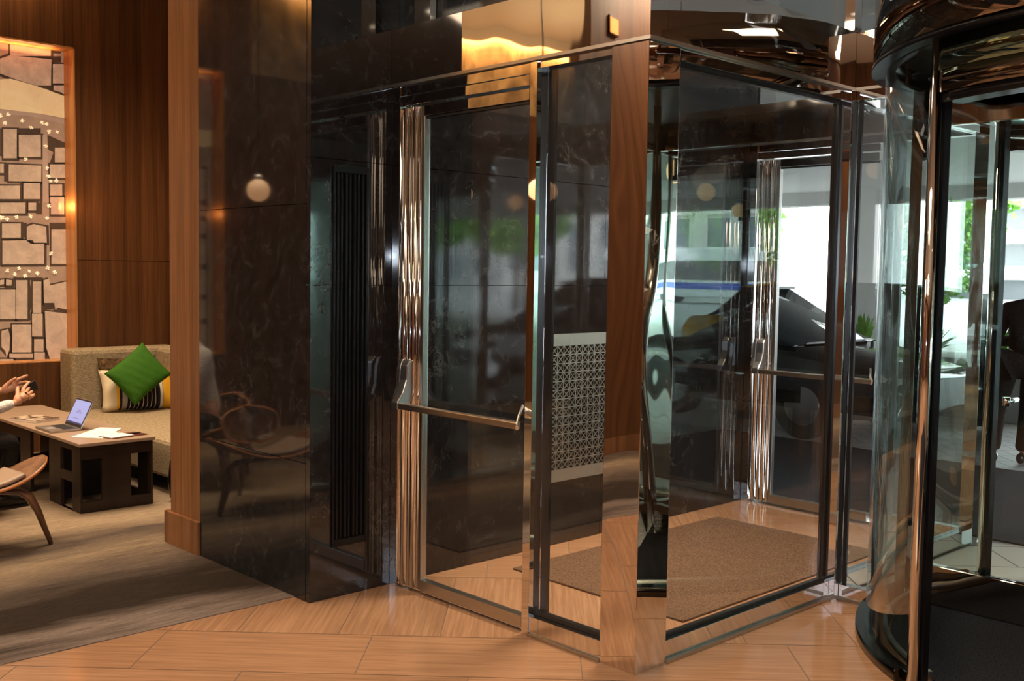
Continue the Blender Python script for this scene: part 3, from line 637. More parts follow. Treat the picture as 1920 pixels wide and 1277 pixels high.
obj('bezel', box(B(), -.0012, -.0002, -.141, .141, .004, .201, M=M), KEY, t)
SCR = plain('screen_glow', (.1, .1, .1), .3, emit=(.40, .43, .85), es=.85)
obj('screen', box(B(), -.0022, -.0013, -.130, .130, .022, .190, M=M), SCR, t)
SCD = plain('screen_dark', (.02, .02, .03), .3, emit=(.05, .06, .16), es=.6); SCT = plain('screen_text', (.1, .1, .1), .3, emit=(.12, .12, .30), es=.8)
obj('taskbar', box(B(), -.0030, -.0023, -.130, .130, .022, .034, M=M), SCD, t)
bm = B()
for z, w_ in ((.118, .055), (.108, .08), (.100, .10), (.06, .11)): box(bm, -.0030, -.0023, -w_/2, w_/2, z, z+.003, M=M)
obj('screen_text', bm, SCT, t)
PAP = plain('paper', (.88, .84, .76), .7)
def sheet(name, pts, z, th, mat, label, cat, parts=()):
    o = obj(name, prism(B(), pts, z, z+th, axis='z'), mat); return tag(o, label, cat)
sheet('paper_sheet', [(2.66, 7.00), (2.80, 6.83), (3.00, 7.02), (2.86, 7.19)], .461, .0012, PAP, 'loose white paper sheet in front of the laptop, nearest the table edge', 'paper')
sheet('paper_sheet', [(2.80, 7.13), (2.94, 6.99), (3.08, 7.17), (2.97, 7.29)], .4625, .0012, PAP, 'white paper sheet fanned out beyond the other, toward the sofa', 'paper')
t = thing('notepad', 'small open folder with a white note pad near the table end', 'notepad', (2.95, 6.86, .461))
M = Matrix.Translation((2.955, 6.855, .4612)) @ Matrix.Rotation(R(12), 4, 'Z')
obj('cover', box(B(), -.14, .14, -.075, .075, 0, .004, M=M), plain('folder_maroon', (.10, .02, .02), .4), t, bev=.001); obj('pad', box(B(), -.135, .03, -.068, .068, .0042, .010, M=M), PAP, t)
obj('pen_loop', box(B(), .045, .125, -.01, .0, .0042, .010, M=M), BLACKM, t)
t = thing('magazine', 'thick magazine lying on the table behind the laptop', 'magazine', (2.76, 7.95, .461))
M = Matrix.Translation((2.755, 7.93, .4612)) @ Matrix.Rotation(R(20), 4, 'Z')
obj('pages', box(B(), -.10, .10, -.14, .14, 0, .016, M=M), PAP, t)
def cover():
    m, nt, b = mk('magazine_cover'); nt.links.new(ramp(nt, noise(nt, coords(nt), 14, 3), [(.42, (.10, .06, .04)), (.5, (.55, .42, .3)), (.6, (.75, .62, .45))]), b.inputs['Base Color']); b.inputs['Roughness'].default_value = .25; return m
obj('cover', box(B(), -.103, .103, -.143, .143, .0162, .018, M=M), cover(), t)
t = thing('shoulder_bag', 'black bag standing on the carpet behind the wood pilaster, by the sofa', 'bag', (3.36, 6.72, 0))
bm = B(); lathe(bm, [(.09, .004), (.15, .03), (.165, .15), (.15, .28), (.10, .36), (.05, .385)], (3.36, 6.70, 0), 28); bmesh.ops.scale(bm, vec=(1, .55, 1), verts=bm.verts, space=Matrix.Translation((-3.36, -6.70, 0)))
obj('body', bm, BLACKM, t); bm = B(); tube(bm, [(3.36+.13*math.cos(a), 6.70, .34+.12*math.sin(a)) for a in [R(x) for x in range(0, 181, 15)]], .009); obj('handle', bm, BLACKM, t)
obj('buckle', bx(3.235, 3.26, 6.655, 6.665, .30, .335), CHROME, t)

# ---- shell chairs
def shell_chair(name, label, loc, rz):
    t = thing(name, label, 'lounge chair', loc, group='three-legged plywood lounge chairs'); t.rotation_euler = (0, 0, rz)
    def seatf(a, b, dz=0):
        u, v = 2*a-1, 2*b-1
        half = .225*math.sqrt(max(.02, 1-abs(u)**3.2)); x = .43*u
        z = .335+.155*abs(u)**1.9+.02*(-v)*(1-abs(u))+dz
        return (x, v*half-.02, z)
    bm = B(); grid(bm, lambda a, b: seatf(a, b), 32, 12)
    o = obj('seat', bm, [W_CHAIR, W_EDGE], t, local=True); m = o.modifiers.new('s', 'SOLIDIFY'); m.thickness = .014; m.offset = 0; m.material_offset_rim = 1
    bm = B(); grid(bm, lambda a, b: seatf(.5+(a-.5)*.62, .5+(b-.5)*.84, .014), 20, 8)
    o = obj('seat_pad', bm, plain('taupe_leather', (.34, .24, .17), .4) if not bpy.data.materials.get('taupe_leather') else bpy.data.materials['taupe_leather'], t, local=True); m = o.modifiers.new('s', 'SOLIDIFY'); m.thickness = .02; m.offset = 1
    def backf(a, b, d=0):
        u, v = 2*a-1, b
        w_ = .22*math.sqrt(max(.03, 1-abs(2*v-1)**3)) ; x = w_*u
        return (x, .23+.08*v-.08*u*u-d, .40+.24*v)
    bm = B(); grid(bm, lambda a, b: backf(a, b), 20, 12)
    o = obj('backrest', bm, [W_CHAIR, W_EDGE], t, local=True); m = o.modifiers.new('s', 'SOLIDIFY'); m.thickness = .013; m.offset = 0; m.material_offset_rim = 1
    for s_ in (-1, 1):
        bm = B(); tube(bm, [(s_*.02, -.06, .318), (s_*.16, -.07, .325), (s_*.26, -.085, .318), (s_*.31, -.10, .285), (s_*.35, -.115, .20), (s_*.415, -.13, .006)], [(.03, .012), (.036, .014), (.044, .020), (.046, .026), (.038, .020), (.017, .013)], 14)
        obj('leg', bm, W_CHAIR, t, local=True)
    bm = B(); tube(bm, [(0, -.02, .315), (0, .12, .32), (0, .24, .30), (0, .30, .24), (0, .36, .006)], [(.03, .012), (.034, .014), (.036, .018), (.03, .017), (.014, .012)], 14); obj('leg', bm, W_CHAIR, t, local=True)
    bm = B(); tube(bm, [(0, .20, .325), (0, .27, .36), (0, .29, .46), (0, .30, .54)], [(.03, .012), (.035, .012), (.04, .012), (.03, .009)], 12); obj('back_support', bm, W_CHAIR, t, local=True)
    return t
shell_chair('lounge_chair', 'empty plywood lounge chair with upturned seat wings, its back to the table', (1.785, 6.23, .004), 0)
shell_chair('lounge_chair', 'plywood lounge chair on which the person in the white shirt sits', (1.72, 7.16, .004), R(82))

# ================================================================== PEOPLE
def V(*a): return Vector(a)
def hand(name, wrist, d, n, thumb, parent, curl=.8, sc=1.0, spread=.12, special=None):
    """palm and five separate fingers grown from the wrist; d finger direction, n side the fingers curl to, thumb side vector"""
    d, n = d.normalized(), n.normalized(); s_ = (thumb-d*thumb.dot(d)).normalized(); n = (n-d*n.dot(d)).normalized()
    vs, es = [], []
    def add(p, r_, par=None):
        vs.append((*p, r_*sc)); 
        if par is not None: es.append((par, len(vs)-1))
        return len(vs)-1
    w0 = add(wrist-d*.02*sc, .024); w1 = add(wrist+d*.015*sc, .022, w0); pc = add(wrist+d*.045*sc, .027, w1)
    for i, (off, ln) in enumerate(((.033, .072), (.011, .080), (-.011, .075), (-.031, .060))):
        k = add(wrist+(d*.088+s_*off)*sc, .0125, pc); ang = 0; p = wrist+(d*.088+s_*off)*sc
        cu = special.get(i, curl) if special else curl
        for q, f in enumerate((.45, .3, .25)):
            ang += cu*(.75 if q == 0 else .65)
            dr = (d*math.cos(ang)+n*math.sin(ang)+s_*spread*(1.5-i)*.5).normalized()
            p = p+dr*ln*f*sc; k = add(p, (.0095, .0086, .0072)[q], k)
    tb = add(wrist+(d*.035+s_*.030)*sc, .0145, w1); p = wrist+(d*.035+s_*.030)*sc
    for q, (a_, ln) in enumerate(((.5, .038), (.35, .032))):
        p = p+(s_*a_+d*.75+n*.35).normalized()*ln*sc; tb = add(p, (.011, .0085)[q], tb)
    return skin(name, vs, es, SKINM, parent, 2)
def person(t, J, skinm, top, trous, shoe, hair, face, thick=1.0):
    """one continuous body, clothing over it; J joints in world space; face = direction the head looks"""
    def P(k, r_): return (*J[k], r_)
    bv = [P('pelvis', .10), P('waist', .10), P('chest', .125), P('neck', .05), P('head0', .058), P('shL', .05), P('elL', .036), P('wrL', .024), P('shR', .05), P('elR', .036), P('wrR', .024),
          P('hipL', .075), P('knL', .05), P('anL', .035), P('hipR', .075), P('knR', .05), P('anR', .035)]
    be = [(0, 1), (1, 2), (2, 3), (3, 4), (2, 5), (5, 6), (6, 7), (2, 8), (8, 9), (9, 10), (0, 11), (11, 12), (12, 13), (0, 14), (14, 15), (15, 16)]
    skin('body', bv, be, skinm, t, 2)
    k = thick
    def lerp(a, b, f): return J[a]+(J[b]-J[a])*f
    sv = [P('pelvis', .145*k), P('waist', .135*k), P('chest', .155*k), P('neck', .062)]
    se = [(0, 1), (1, 2), (2, 3)]
    for s_ in 'LR':
        b0 = len(sv); sv += [P('sh'+s_, .075*k), (*lerp('sh'+s_, 'el'+s_, .5), .062*k), P('el'+s_, .053*k), (*lerp('el'+s_, 'wr'+s_, .55), .047*k), (*lerp('el'+s_, 'wr'+s_, .93), .038*k)]
        se += [(2, b0)]+[(b0+i, b0+i+1) for i in range(4)]
    skin('shirt' if top is SHIRT else 'jacket', sv, se, top, t, 2)
    tv = [P('pelvis', .138*k)]; te = []
    for s_ in 'LR':
        b0 = len(tv); tv += [P('hip'+s_, .098*k), (*lerp('hip'+s_, 'kn'+s_, .5), .086*k), P('kn'+s_, .068*k), (*lerp('kn'+s_, 'an'+s_, .6), .060*k), (*lerp('kn'+s_, 'an'+s_, .97), .062*k)]
        te += [(0, b0)]+[(b0+i, b0+i+1) for i in range(4)]
    skin('trousers', tv, te, trous, t, 2)
    for s_ in 'LR':
        a, b_ = J['an'+s_], J['toe'+s_]; d = (b_-a); d.z = 0; d.normalize(); z0 = b_.z
        bm = B(); tube(bm, [V(a.x, a.y, z0+.045)-d*.07, V(a.x, a.y, z0+.05)-d*.04, V(a.x, a.y, z0+.052)+d*.02, V(a.x, a.y, z0+.042)+d*.09, V(a.x, a.y, z0+.034)+d*.15, V(a.x, a.y, z0+.026)+d*.19],
             [(.02, .035), (.036, .046), (.040, .048), (.046, .038), (.042, .030), (.018, .018)], 16, flat=(0, 0, 1)); obj('shoe', bm, shoe, t, smooth=True)
    # head
    c = J['head']; f = face.normalized(); side = f.cross(V(0, 0, 1)).normalized(); up = side.cross(f)
    M = Matrix((( side.x, f.x, up.x, c.x), (side.y, f.y, up.y, c.y), (side.z, f.z, up.z, c.z), (0, 0, 0, 1)))
    bm = B(); bmesh.ops.create_icosphere(bm, subdivisions=4, radius=1)
    for v in bm.verts:
        x, y, z = v.co
        jaw = 1-.30*max(0, -z)**1.2; X, Y, Z = x*.075*jaw, y*.095*(1-.12*max(0, -z)), z*.118
        if y > 0:
            Y += .020*math.exp(-((x/.13)**2+((z+.10)/.18)**2))+.006*math.exp(-((x/.3)**2+((z+.50)/.07)**2))+.010*math.exp(-((x/.35)**2+((z+.85)/.15)**2))
            for e_ in (-.4, .4): Y -= .010*math.exp(-(((x-e_)/.17)**2+((z-.08)/.12)**2))
            Y += .006*math.exp(-((z-.25)/.08)**2)*max(0, y)
        v.co = (X, Y, Z)
    for f_ in bm.faces: f_.smooth = True
    for e_ in (-1, 1):
        M2 = Matrix.Translation((e_*.076, -.005, -.005)) @ Matrix.Diagonal((.010, .020, .032, 1)); bmesh.ops.create_uvsphere(bm, u_segments=12, v_segments=8, radius=1, matrix=M2)
    bmesh.ops.transform(bm, matrix=M, verts=bm.verts); obj('head', bm, skinm, t, smooth=True)
    for e_ in (-1, 1):
        bm = B(); bmesh.ops.create_uvsphere(bm, u_segments=12, v_segments=8, radius=.0105, matrix=M @ Matrix.Translation((e_*.030, .079, .010))); obj('eye', bm, plain('eye_dark', (.03, .02, .015), .1) if not bpy.data.materials.get('eye_dark') else bpy.data.materials['eye_dark'], t)
    bm = B(); bmesh.ops.create_icosphere(bm, subdivisions=4, radius=1)
    kill = [v for v in bm.verts if (v.co.y > .35 and v.co.z < .42) or v.co.z < -.42]
    bmesh.ops.delete(bm, geom=kill, context='VERTS')
    for v in bm.verts: v.co = (v.co.x*.081, v.co.y*.101-.003, v.co.z*.125)
    bmesh.ops.transform(bm, matrix=M, verts=bm.verts); o = obj('hair', bm, hair, t, smooth=True); m = o.modifiers.new('s', 'SOLIDIFY'); m.thickness = .008; m.offset = -1

t = thing('person', 'seated person in a white shirt and dark trousers, holding a phone over the low table', 'person', (1.78, 7.08, 0))
J = dict(pelvis=V(1.74, 7.12, .47), waist=V(1.78, 7.12, .64), chest=V(1.86, 7.12, .90), neck=V(1.92, 7.12, 1.10), head0=V(1.95, 7.12, 1.18), head=V(1.975, 7.12, 1.27),
         shL=V(1.88, 7.31, 1.0), elL=V(2.06, 7.37, .76), wrL=V(2.315, 7.20, .775), shR=V(1.86, 6.93, .98), elR=V(2.02, 6.90, .66), wrR=V(2.325, 6.99, .72),
         hipL=V(1.80, 7.24, .46), knL=V(2.26, 7.30, .50), anL=V(2.36, 7.42, .11), toeL=V(2.6, 7.46, .008), hipR=V(1.80, 7.01, .46), knR=V(2.285, 6.96, .49), anR=V(2.30, 7.18, .11), toeR=V(2.5, 7.22, .008))
person(t, J, SKINM, SHIRT, TROUS, SHOE, HAIR, V(1, .1, -.35), .86)
hand('hand', V(2.325, 6.99, .72), V(.55, .25, .38), V(.1, .9, -.2), V(-.2, .35, .9), t, .55, 1.08, special={0: .25})
hand('hand', V(2.315, 7.20, .775), V(.75, -.25, .32), V(-.1, -.8, -.5), V(-.1, -.1, .95), t, .45, 1.05, special={0: .08})
ph = obj('phone', box(B(), -.036, .036, -.004, .004, -.07, .07, M=Matrix.Translation((2.415, 7.085, .782)) @ Matrix.Rotation(R(62), 4, 'Y') @ Matrix.Rotation(R(20), 4, 'Z')), BLACKM, bev=.002)
tag(ph, 'dark phone held between the seated person\'s hands', 'phone')

t = thing('person', 'person in dark clothes standing outside with legs apart, seen from behind', 'person', (9.42, 3.62, 0))
F = V(.93, .36, 0).normalized(); L = V(-.36, .93, 0).normalized(); O = V(9.42, 3.60, 0)
def q(f, l, z): return O+F*f+L*l+V(0, 0, z)
J = dict(pelvis=q(0, -.07, .93), waist=q(.01, -.10, 1.05), chest=q(.0, -.13, 1.27), neck=q(.02, -.155, 1.43), head0=q(.03, -.16, 1.49), head=q(.045, -.165, 1.575),
         shL=q(0, .06, 1.33), elL=q(.0, .15, 1.06), wrL=q(.24, -.02, 1.05), shR=q(0, -.32, 1.33), elR=q(.0, -.40, 1.06), wrR=q(.25, -.20, 1.10),
         hipL=q(0, .03, .88), knL=q(.03, .10, .49), anL=q(-.02, .13, .09), toeL=q(.2, .19, .004), hipR=q(0, -.16, .88), knR=q(.03, -.13, .49), anR=q(-.02, -.10, .09), toeR=q(.2, -.17, .004))
person(t, J, SKINM, JACK, TROUS, SHOE, HAIR, F, 1.08)
hand('hand', J['wrL'], -L*.8+F*.3, -F, V(0, 0, 1), t, .7); hand('hand', J['wrR'], L*.8+F*.3, -F, V(0, 0, 1), t, .7)

# ================================================================== LAMPS IN THE LOBBY
GLOBE = plain('lit_globe', (1, .8, .6), .4, emit=(1, .50, .22), es=2.2)
def globe(loc, ceil, label, grp, r_=.085):
    t = thing('globe_pendant', label, 'pendant lamp', (loc[0], loc[1], loc[2]), group=grp)
    bm = B(); bmesh.ops.create_uvsphere(bm, u_segments=24, v_segments=16, radius=r_, matrix=Matrix.Translation(loc)); obj('globe', bm, GLOBE, t, smooth=True)
    bm = B(); tube(bm, [(loc[0], loc[1], loc[2]+r_), (loc[0], loc[1], ceil)], .004, 6); obj('cord', bm, BLACKM, t)
    bm = B(); lathe(bm, [(.03, r_-.012), (.03, r_+.03)], loc, 16); obj('cap', bm, CHROME, t)
for p, l in (((1.30, 7.17, 2.18), 'orange globe lamp hanging above the seated person'), ((.72, 5.72, 2.21), 'orange globe lamp hanging over the open carpet'), ((.10, 4.95, 2.61), 'orange globe lamp hung highest, over the carpet edge'),
             ((-.4, 7.9, 2.35), 'orange globe lamp nearest the gold stone wall'), ((-2.2, 6.9, 2.45), 'orange globe lamp deepest in the lobby')): globe(p, CZ, l, 'orange globe lamps in the lobby')
for p, l in (((7.30, -.34, 2.47), 'orange globe lamp under the canopy nearest the revolving door'), ((9.94, -1.93, 2.53), 'middle orange globe lamp under the canopy'), ((13.6, -4.0, 2.57), 'orange globe lamp under the canopy farthest from the door')): globe(p, 3.9, l, 'orange globe lamps under the canopy', .10)
t = thing('cove_lamp', 'long warm light strip in the ceiling cove over the gold stone wall', 'lamp', (-1.8, 9.15, 4.3))
obj('strip', bx(-3.45, .15, 9.14, 9.18, 4.30, 4.33), plain('cove_glow', (1, .8, .5), .5, emit=(1, .62, .28), es=14), t); obj('lip', bx(-3.45, .15, 9.05, 9.075, 4.24, CZ-.001), CEIL, t)
t = thing('facade_lamp', 'long warm light strip on the bulkhead above the street glazing', 'lamp', (4.6, -2, 3.2))
obj('strip', bx(4.66, 4.70, -5.9, -.2, 3.19, 3.21), plain('facade_glow', (1, .7, .4), .5, emit=(1, .45, .15), es=5), t); obj('housing', bx(4.60, 4.72, -5.9, -.2, 3.215, CZ-.001), W_PIL, t)
for i, (x, y) in enumerate(((-2.6, 3.5), (-.6, 3.6), (1.4, 3.7), (-2.5, 7.6), (.3, 7.6), (-.8, -1.5), (2.2, -1.2), (1.3, 5.6))):
    t = thing('ceiling_downlight', 'small round recessed ceiling light in the lobby ceiling', 'ceiling light', (x, y, CZ), group='recessed lobby ceiling lights')
    obj('trim_ring', arc_wall(B(), x, y, .045, .06, 0, 360, CZ-.006, CZ-.0005, 24), CHROME, t); obj('lens', arc_wall(B(), x, y, .001, .044, 0, 360, CZ-.005, CZ-.001, 24), plain('downlight_lens', (1, 1, 1), .5, emit=(1, .78, .5), es=16) if not bpy.data.materials.get('downlight_lens') else bpy.data.materials['downlight_lens'], t)
t = thing('lobby_partition', 'narrow walnut-clad partition in the lobby, mirrored in the copper-toned corner post', 'partition', (-.75, 6.06, 0))
obj('cladding', bx(-1.5, 0, 6.0, 6.12, .15, CZ-.001), W_WALL, t, bev=.004); obj('plinth', bx(-1.51, .01, 5.99, 6.13, .005, .149), W_PIL, t)
t = thing('exit_sign', 'small orange lit sign on the walnut lobby partition, mirrored above the corner post', 'sign', (-.57, 5.97, 3.6))
obj('housing', bx(-.68, -.46, 5.955, 5.998, 3.59, 3.75), BLACKM, t, bev=.004); obj('lit_face', bx(-.665, -.475, 5.950, 5.954, 3.605, 3.735), plain('sign_glow', (1, .3, .05), .5, emit=(1, .20, .02), es=1.5), t)

# ================================================================== OUTSIDE
def car(name, label, loc, paint, flip=1, roofz=1.50, L_=4.9):
    t = thing(name, label, 'car', loc); x0, y0, z0 = loc
    st_ = [(-2.42, .34, .62, .70), (-2.30, .26, .70, .82), (-1.6, .22, .86, .90), (-.95, .22, .93, .92), (0, .22, .95, .92), (1.0, .22, .97, .92), (1.75, .24, .98, .90), (2.25, .28, .94, .82), (2.40, .38, .85, .74)]
    k = L_/4.9
    def ring(y, zb, zt, w_):
        return [(-w_*.92, zb), (-w_, zb+.14), (-w_, zb+.30), (-w_*.97, zt-.10), (-w_*.88, zt), (w_*.88, zt), (w_*.97, zt-.10), (w_, zb+.30), (w_, zb+.14), (w_*.92, zb)]
    def loft(sts, fn, mat, nm):
        bm = B(); rs = [[bm.verts.new((x0+a, y0+flip*s_[0]*k, z0+b_)) for a, b_ in fn(*s_)] for s_ in sts]
        for i in range(len(rs)-1):
            n_ = len(rs[i])
            for j in range(n_): bm.faces.new([rs[i][j], rs[i][(j+1) % n_], rs[i+1][(j+1) % n_], rs[i+1][j]]).smooth = True
        bm.faces.new(rs[0]); bm.faces.new(rs[-1]); return obj(nm, bm, mat, t, bev=0)
    loft(st_, ring, paint, 'body')
    def cab(y, zb, zt, w_): return [(-w_, zb), (-w_*.94, zb+(zt-zb)*.5), (-w_*.80, zt-.05), (-w_*.68, zt), (w_*.68, zt), (w_*.80, zt-.05), (w_*.94, zb+(zt-zb)*.5), (w_, zb)]
    rz = roofz
    loft([(-1.30, .90, .93, .84), (-.85, .92, 1.18, .86), (-.35, .93, rz-.07, .86), (.2, .93, rz, .86), (.8, .93, rz-.01, .86), (1.4, .93, rz-.10, .85), (1.95, .93, .99, .80)], cab, CARGL, 'windows')
    loft([(-.38, rz-.075, rz-.045, .66), (.2, rz-.01, rz+.015, .67), (.8, rz-.02, rz+.005, .67), (1.38, rz-.11, rz-.08, .65)], lambda y, a, b_, w_: [(-w_, a), (-w_, b_), (w_, b_), (w_, a)], paint, 'roof')
    for yy in (-1.45, 1.42):
        for s_ in (-1, 1):
            M = Matrix.Translation((x0+s_*.80, y0+flip*yy*k, z0+.33)) @ Matrix.Rotation(R(90), 4, 'Y')
            wl = obj('wheel', lathe(B(), [(.20, -.10), (.31, -.105), (.33, -.07), (.33, .07), (.31, .105), (.20, .10)], n=32, M=M), TYRE, t)
            M2 = M @ Matrix.Translation((0, 0, s_*.085)); bm = lathe(B(), [(.19, -.02), (.20, .015), (.18, .02), (.03, .012)], n=24, M=M2); obj('rim', bm, RIM, wl, local=True)
    for s_ in (-1, 1):
        obj('headlight', bx(x0+s_*.62-.12, x0+s_*.62+.12, *sorted((y0-flip*2.39*k, y0-flip*2.30*k)), z0+.54, z0+.66), plain('headlight', (.8, .8, .8), .1) if not bpy.data.materials.get('headlight') else bpy.data.materials['headlight'], t, bev=.02)
        obj('tail_light', bx(x0+s_*.62-.13, x0+s_*.62+.13, *sorted((y0+flip*2.38*k, y0+flip*2.28*k)), z0+.66, z0+.80), plain('tail_light', (.5, .01, .01), .2, emit=(1, .02, .01), es=.6) if not bpy.data.materials.get('tail_light') else bpy.data.materials['tail_light'], t, bev=.02)
        bm = B(); tube(bm, [V(x0+s_*.85, y0-flip*.80*k, z0+.96), V(x0+s_*1.0, y0-flip*.78*k, z0+1.0)], [(.03, .03), (.06, .05)], 8); obj('side_mirror', bm, paint, t)
    return t
car('car', 'dark sedan parked across the street door, roof showing through the vestibule glass', (10.0, 6.9, 0), CARBLK, 1, 1.52)
car('car', 'black car parked beyond the revolving door, mirrored in the vestibule glass', (10.55, -.65, 0), CARBLK, 1, 1.52)
c_ = car('car', 'yellow taxi behind the parked black car, mirrored in the vestibule glass', (14.2, -2.5, 0), CARYEL, -1, 1.5)
obj('roof_sign', bx(14.0, 14.4, -2.75, -2.55, 1.52, 1.66), plain('taxi_sign', (.8, .7, .4), .4), c_, bev=.02)

def tree(loc, h, r_, label, seed):
    t = thing('street_tree', label, 'tree', loc, group='street trees'); random.seed(seed); x, y, z = loc
    bm = B(); tube(bm, [(x, y, z), (x+.05, y, z+h*.3), (x, y+.1, z+h*.65)], [.16, .12, .05], 10)
    for k in range(5):
        a = k*1.3; tube(bm, [(x, y, z+h*(.35+.05*k)), (x+r_*.6*math.cos(a), y+r_*.6*math.sin(a), z+h*(.6+.05*k))], [.05, .015], 6)
    obj('trunk', bm, TRUNK, t)
    bm = B()
    for k in range(1500):
        while True:
            p = V(random.uniform(-1, 1), random.uniform(-1, 1), random.uniform(-1, 1))
            if p.length < 1 and (p.length > .4 or random.random() < .3): break
        c = V(x, y, z+h*.68)+V(p.x*r_, p.y*r_, p.z*h*.33)
        a = V(random.gauss(0, 1), random.gauss(0, 1), random.gauss(0, 1)).normalized(); b_ = a.orthogonal().normalized(); s_ = r_*.085
        bm.faces.new([bm.verts.new(c+a*s_), bm.verts.new(c+b_*s_*.6), bm.verts.new(c-a*s_), bm.verts.new(c-b_*s_*.6)])
    obj('crown', bm, LEAF, t)
for i, (loc, h, r_, l) in enumerate((((29, 20.5, -.1), 5.5, 2.0, 'green street tree seen through the street door'), ((31.5, -14.0, -.1), 5, 1.3, 'slim green tree mirrored beside the traffic signal'), ((34, -34, -.1), 7, 3, 'broad green tree across the street, mirrored in the door glass'),
        ((33, -26, -.1), 6.5, 2.6, 'green tree across the street between two others'), ((31, 14.2, -.1), 6, 2.2, 'green tree across the street behind the concrete column'), ((36, 27, -.1), 8, 3.2, 'tall green tree at the far side of the street'), ((19.5, 9.0, -.1), 3.2, .9, 'young green tree at the kerb'), ((26, -44, -.1), 8, 3.5, 'large leafy tree down the street'))): tree(loc, h, r_, l, i+1)

def building(name, label, x0, x1, y0, y1, h, wall, floors, bays, cornice=True):
    t = thing(name, label, 'building', ((x0+x1)/2, (y0+y1)/2, -.1)); obj('wall', bx(x0, x1, y0, y1, -.1, h), wall, t)
    fh = h/floors; bw = (y1-y0)/bays
    bm = B()
    for f in range(floors):
        for b_ in range(bays):
            yc = y0+bw*(b_+.5); zc = f*fh+fh*.25
            wn = bx(x0-.06, x0-.01, yc-bw*.26, yc+bw*.26, zc, zc+fh*.58)
            o = obj('window', wn, WINDK, t)
            if cornice: prism(bm, [(yc-bw*.34, zc-.2), (yc-bw*.34, zc-.05), (yc+bw*.34, zc-.05), (yc+bw*.34, zc-.2)], x0-.25, x0-.001, axis='x'); box(bm, x0-.12, x0-.001, yc-bw*.33, yc-bw*.27, zc-.05, zc+fh*.62); box(bm, x0-.12, x0-.001, yc+bw*.27, yc+bw*.33, zc-.05, zc+fh*.62); box(bm, x0-.3, x0-.001, yc-bw*.36, yc+bw*.36, zc+fh*.62, zc+fh*.68)
        if cornice: box(bm, x0-.35, x0-.001, y0, y1, (f+1)*fh-.3, (f+1)*fh-.05)
    if cornice: obj('mouldings', bm, wall, t)
building('stone_building', 'pale classical stone building across the street, mirrored beside the traffic signal', 62, 76, -58, -33.5, 20, WHITEST, 3, 7)
building('office_building', 'grey office block with a grid of windows down the street', 70, 90, -95, -60, 34, plain('grey_facade', (.42, .42, .42), .7), 10, 9, False)
building('office_building', 'pale office block behind the trees at the end of the street', 80, 100, 62, 105, 30, plain('pale_facade', (.6, .6, .58), .7), 8, 9, False)
t = thing('balcony_tower', 'round white tower with scalloped balconies rising beyond the standing person', 'building', (104, 34, -.1))
bm = B(); lathe(bm, [(13, -.1), (13, 46)], (104, 34, 0), 48); obj('core', bm, plain('tower_core', (.42, .43, .45), .5), t)
for f in range(15):
    z = 1.5+f*2.95; ring = []
    for i in range(192):
        a = 2*math.pi*i/192; rr = 14.2+3.2*abs(math.sin(8*a))**.7; ring.append((104+rr*math.cos(a), 34+rr*math.sin(a)))
    bm = prism(B(), ring, z, z+.25, axis='z')
    for i in range(192):
        (xa, ya), (xb, yb) = ring[i], ring[(i+1) % 192]
        bm.faces.new([bm.verts.new(p) for p in ((xa, ya, z+.25), (xb, yb, z+.25), (xb, yb, z+1.15), (xa, ya, z+1.15))])
    obj('balcony_ring', bm, WHITEST, t)
t = thing('city_bus', 'white and blue city bus passing on the street, mirrored in the vestibule glass', 'bus', (50, -29, -.1))
obj('body', bx(49, 51.4, -35, -23.2, .25, 3.1), plain('bus_white', (.8, .82, .85), .3), t, bev=.12); obj('window_band', bx(48.97, 48.998, -34.6, -23.6, 1.25, 2.35), CARGL, t); obj('blue_stripe', bx(48.97, 48.998, -34.9, -23.3, .75, 1.1), plain('bus_blue', (.05, .10, .5), .4), t)
for y in (-32.5, -26): obj('wheel', lathe(B(), [(.2, -.15), (.47, -.15), (.47, .15), (.2, .15)], n=24, M=Matrix.Translation((49.2, y, .38)) @ Matrix.Rotation(R(90), 4, 'Y')), TYRE, t)
def signal(loc, label, lit):
    t = thing('traffic_signal', label, 'traffic light', (loc[0], loc[1], -.1), group='traffic lights on the street'); x, y, z = loc
    obj('housing', bx(x-.1, x+.1, y-.17, y+.17, z, z+1.0), BLACKM, t, bev=.02)
    bm = B(); lathe(bm, [(.07, -.1), (.055, z+1.4)], (x+.2, y, 0), 16); obj('pole', bm, plain('signal_pole', (.08, .08, .08), .5) if not bpy.data.materials.get('signal_pole') else bpy.data.materials['signal_pole'], t)
    for k, (c, e_) in enumerate((((.02, .6, .25), lit == 0), ((.5, .3, .02), lit == 1), ((.6, .03, .02), lit == 2))):
        o = obj('lens', lathe(B(), [(.001, -.01), (.10, 0), (.10, .02)], n=20, M=Matrix.Translation((x-.105, y, z+.19+.31*k)) @ Matrix.Rotation(R(-90), 4, 'Y')), plain('lens_%d_%d' % (k, e_), c, .3, emit=c, es=3 if e_ else 0), t)
        arcp = arc_wall(B(), 0, 0, .115, .125, 0, 180, 0, .2, 14); bmesh.ops.transform(arcp, matrix=Matrix.Translation((x-.1, y, z+.19+.31*k)) @ Matrix.Rotation(R(-90), 4, 'Y') @ Matrix.Rotation(R(-90), 4, 'Z'), verts=arcp.verts); obj('visor', arcp, BLACKM, t)
signal((28.5, -14.0, 3.3), 'traffic signal showing green, mirrored high at the left of the street view', 0)
signal((27.6, -11.7, 2.2), 'unlit dark traffic signal beside the green one', 3)
t = thing('planter_wall', 'low grey planter wall with a pale coping outside, beside the standing person', 'planter', (12.3, 6, 0))
obj('wall', bx(12.0, 12.8, 4.4, 9.5, -.003, .62), GREYC, t, bev=.01); obj('coping', bx(11.96, 12.84, 4.36, 9.54, .621, .69), WHITEST, t, bev=.01)
random.seed(11)
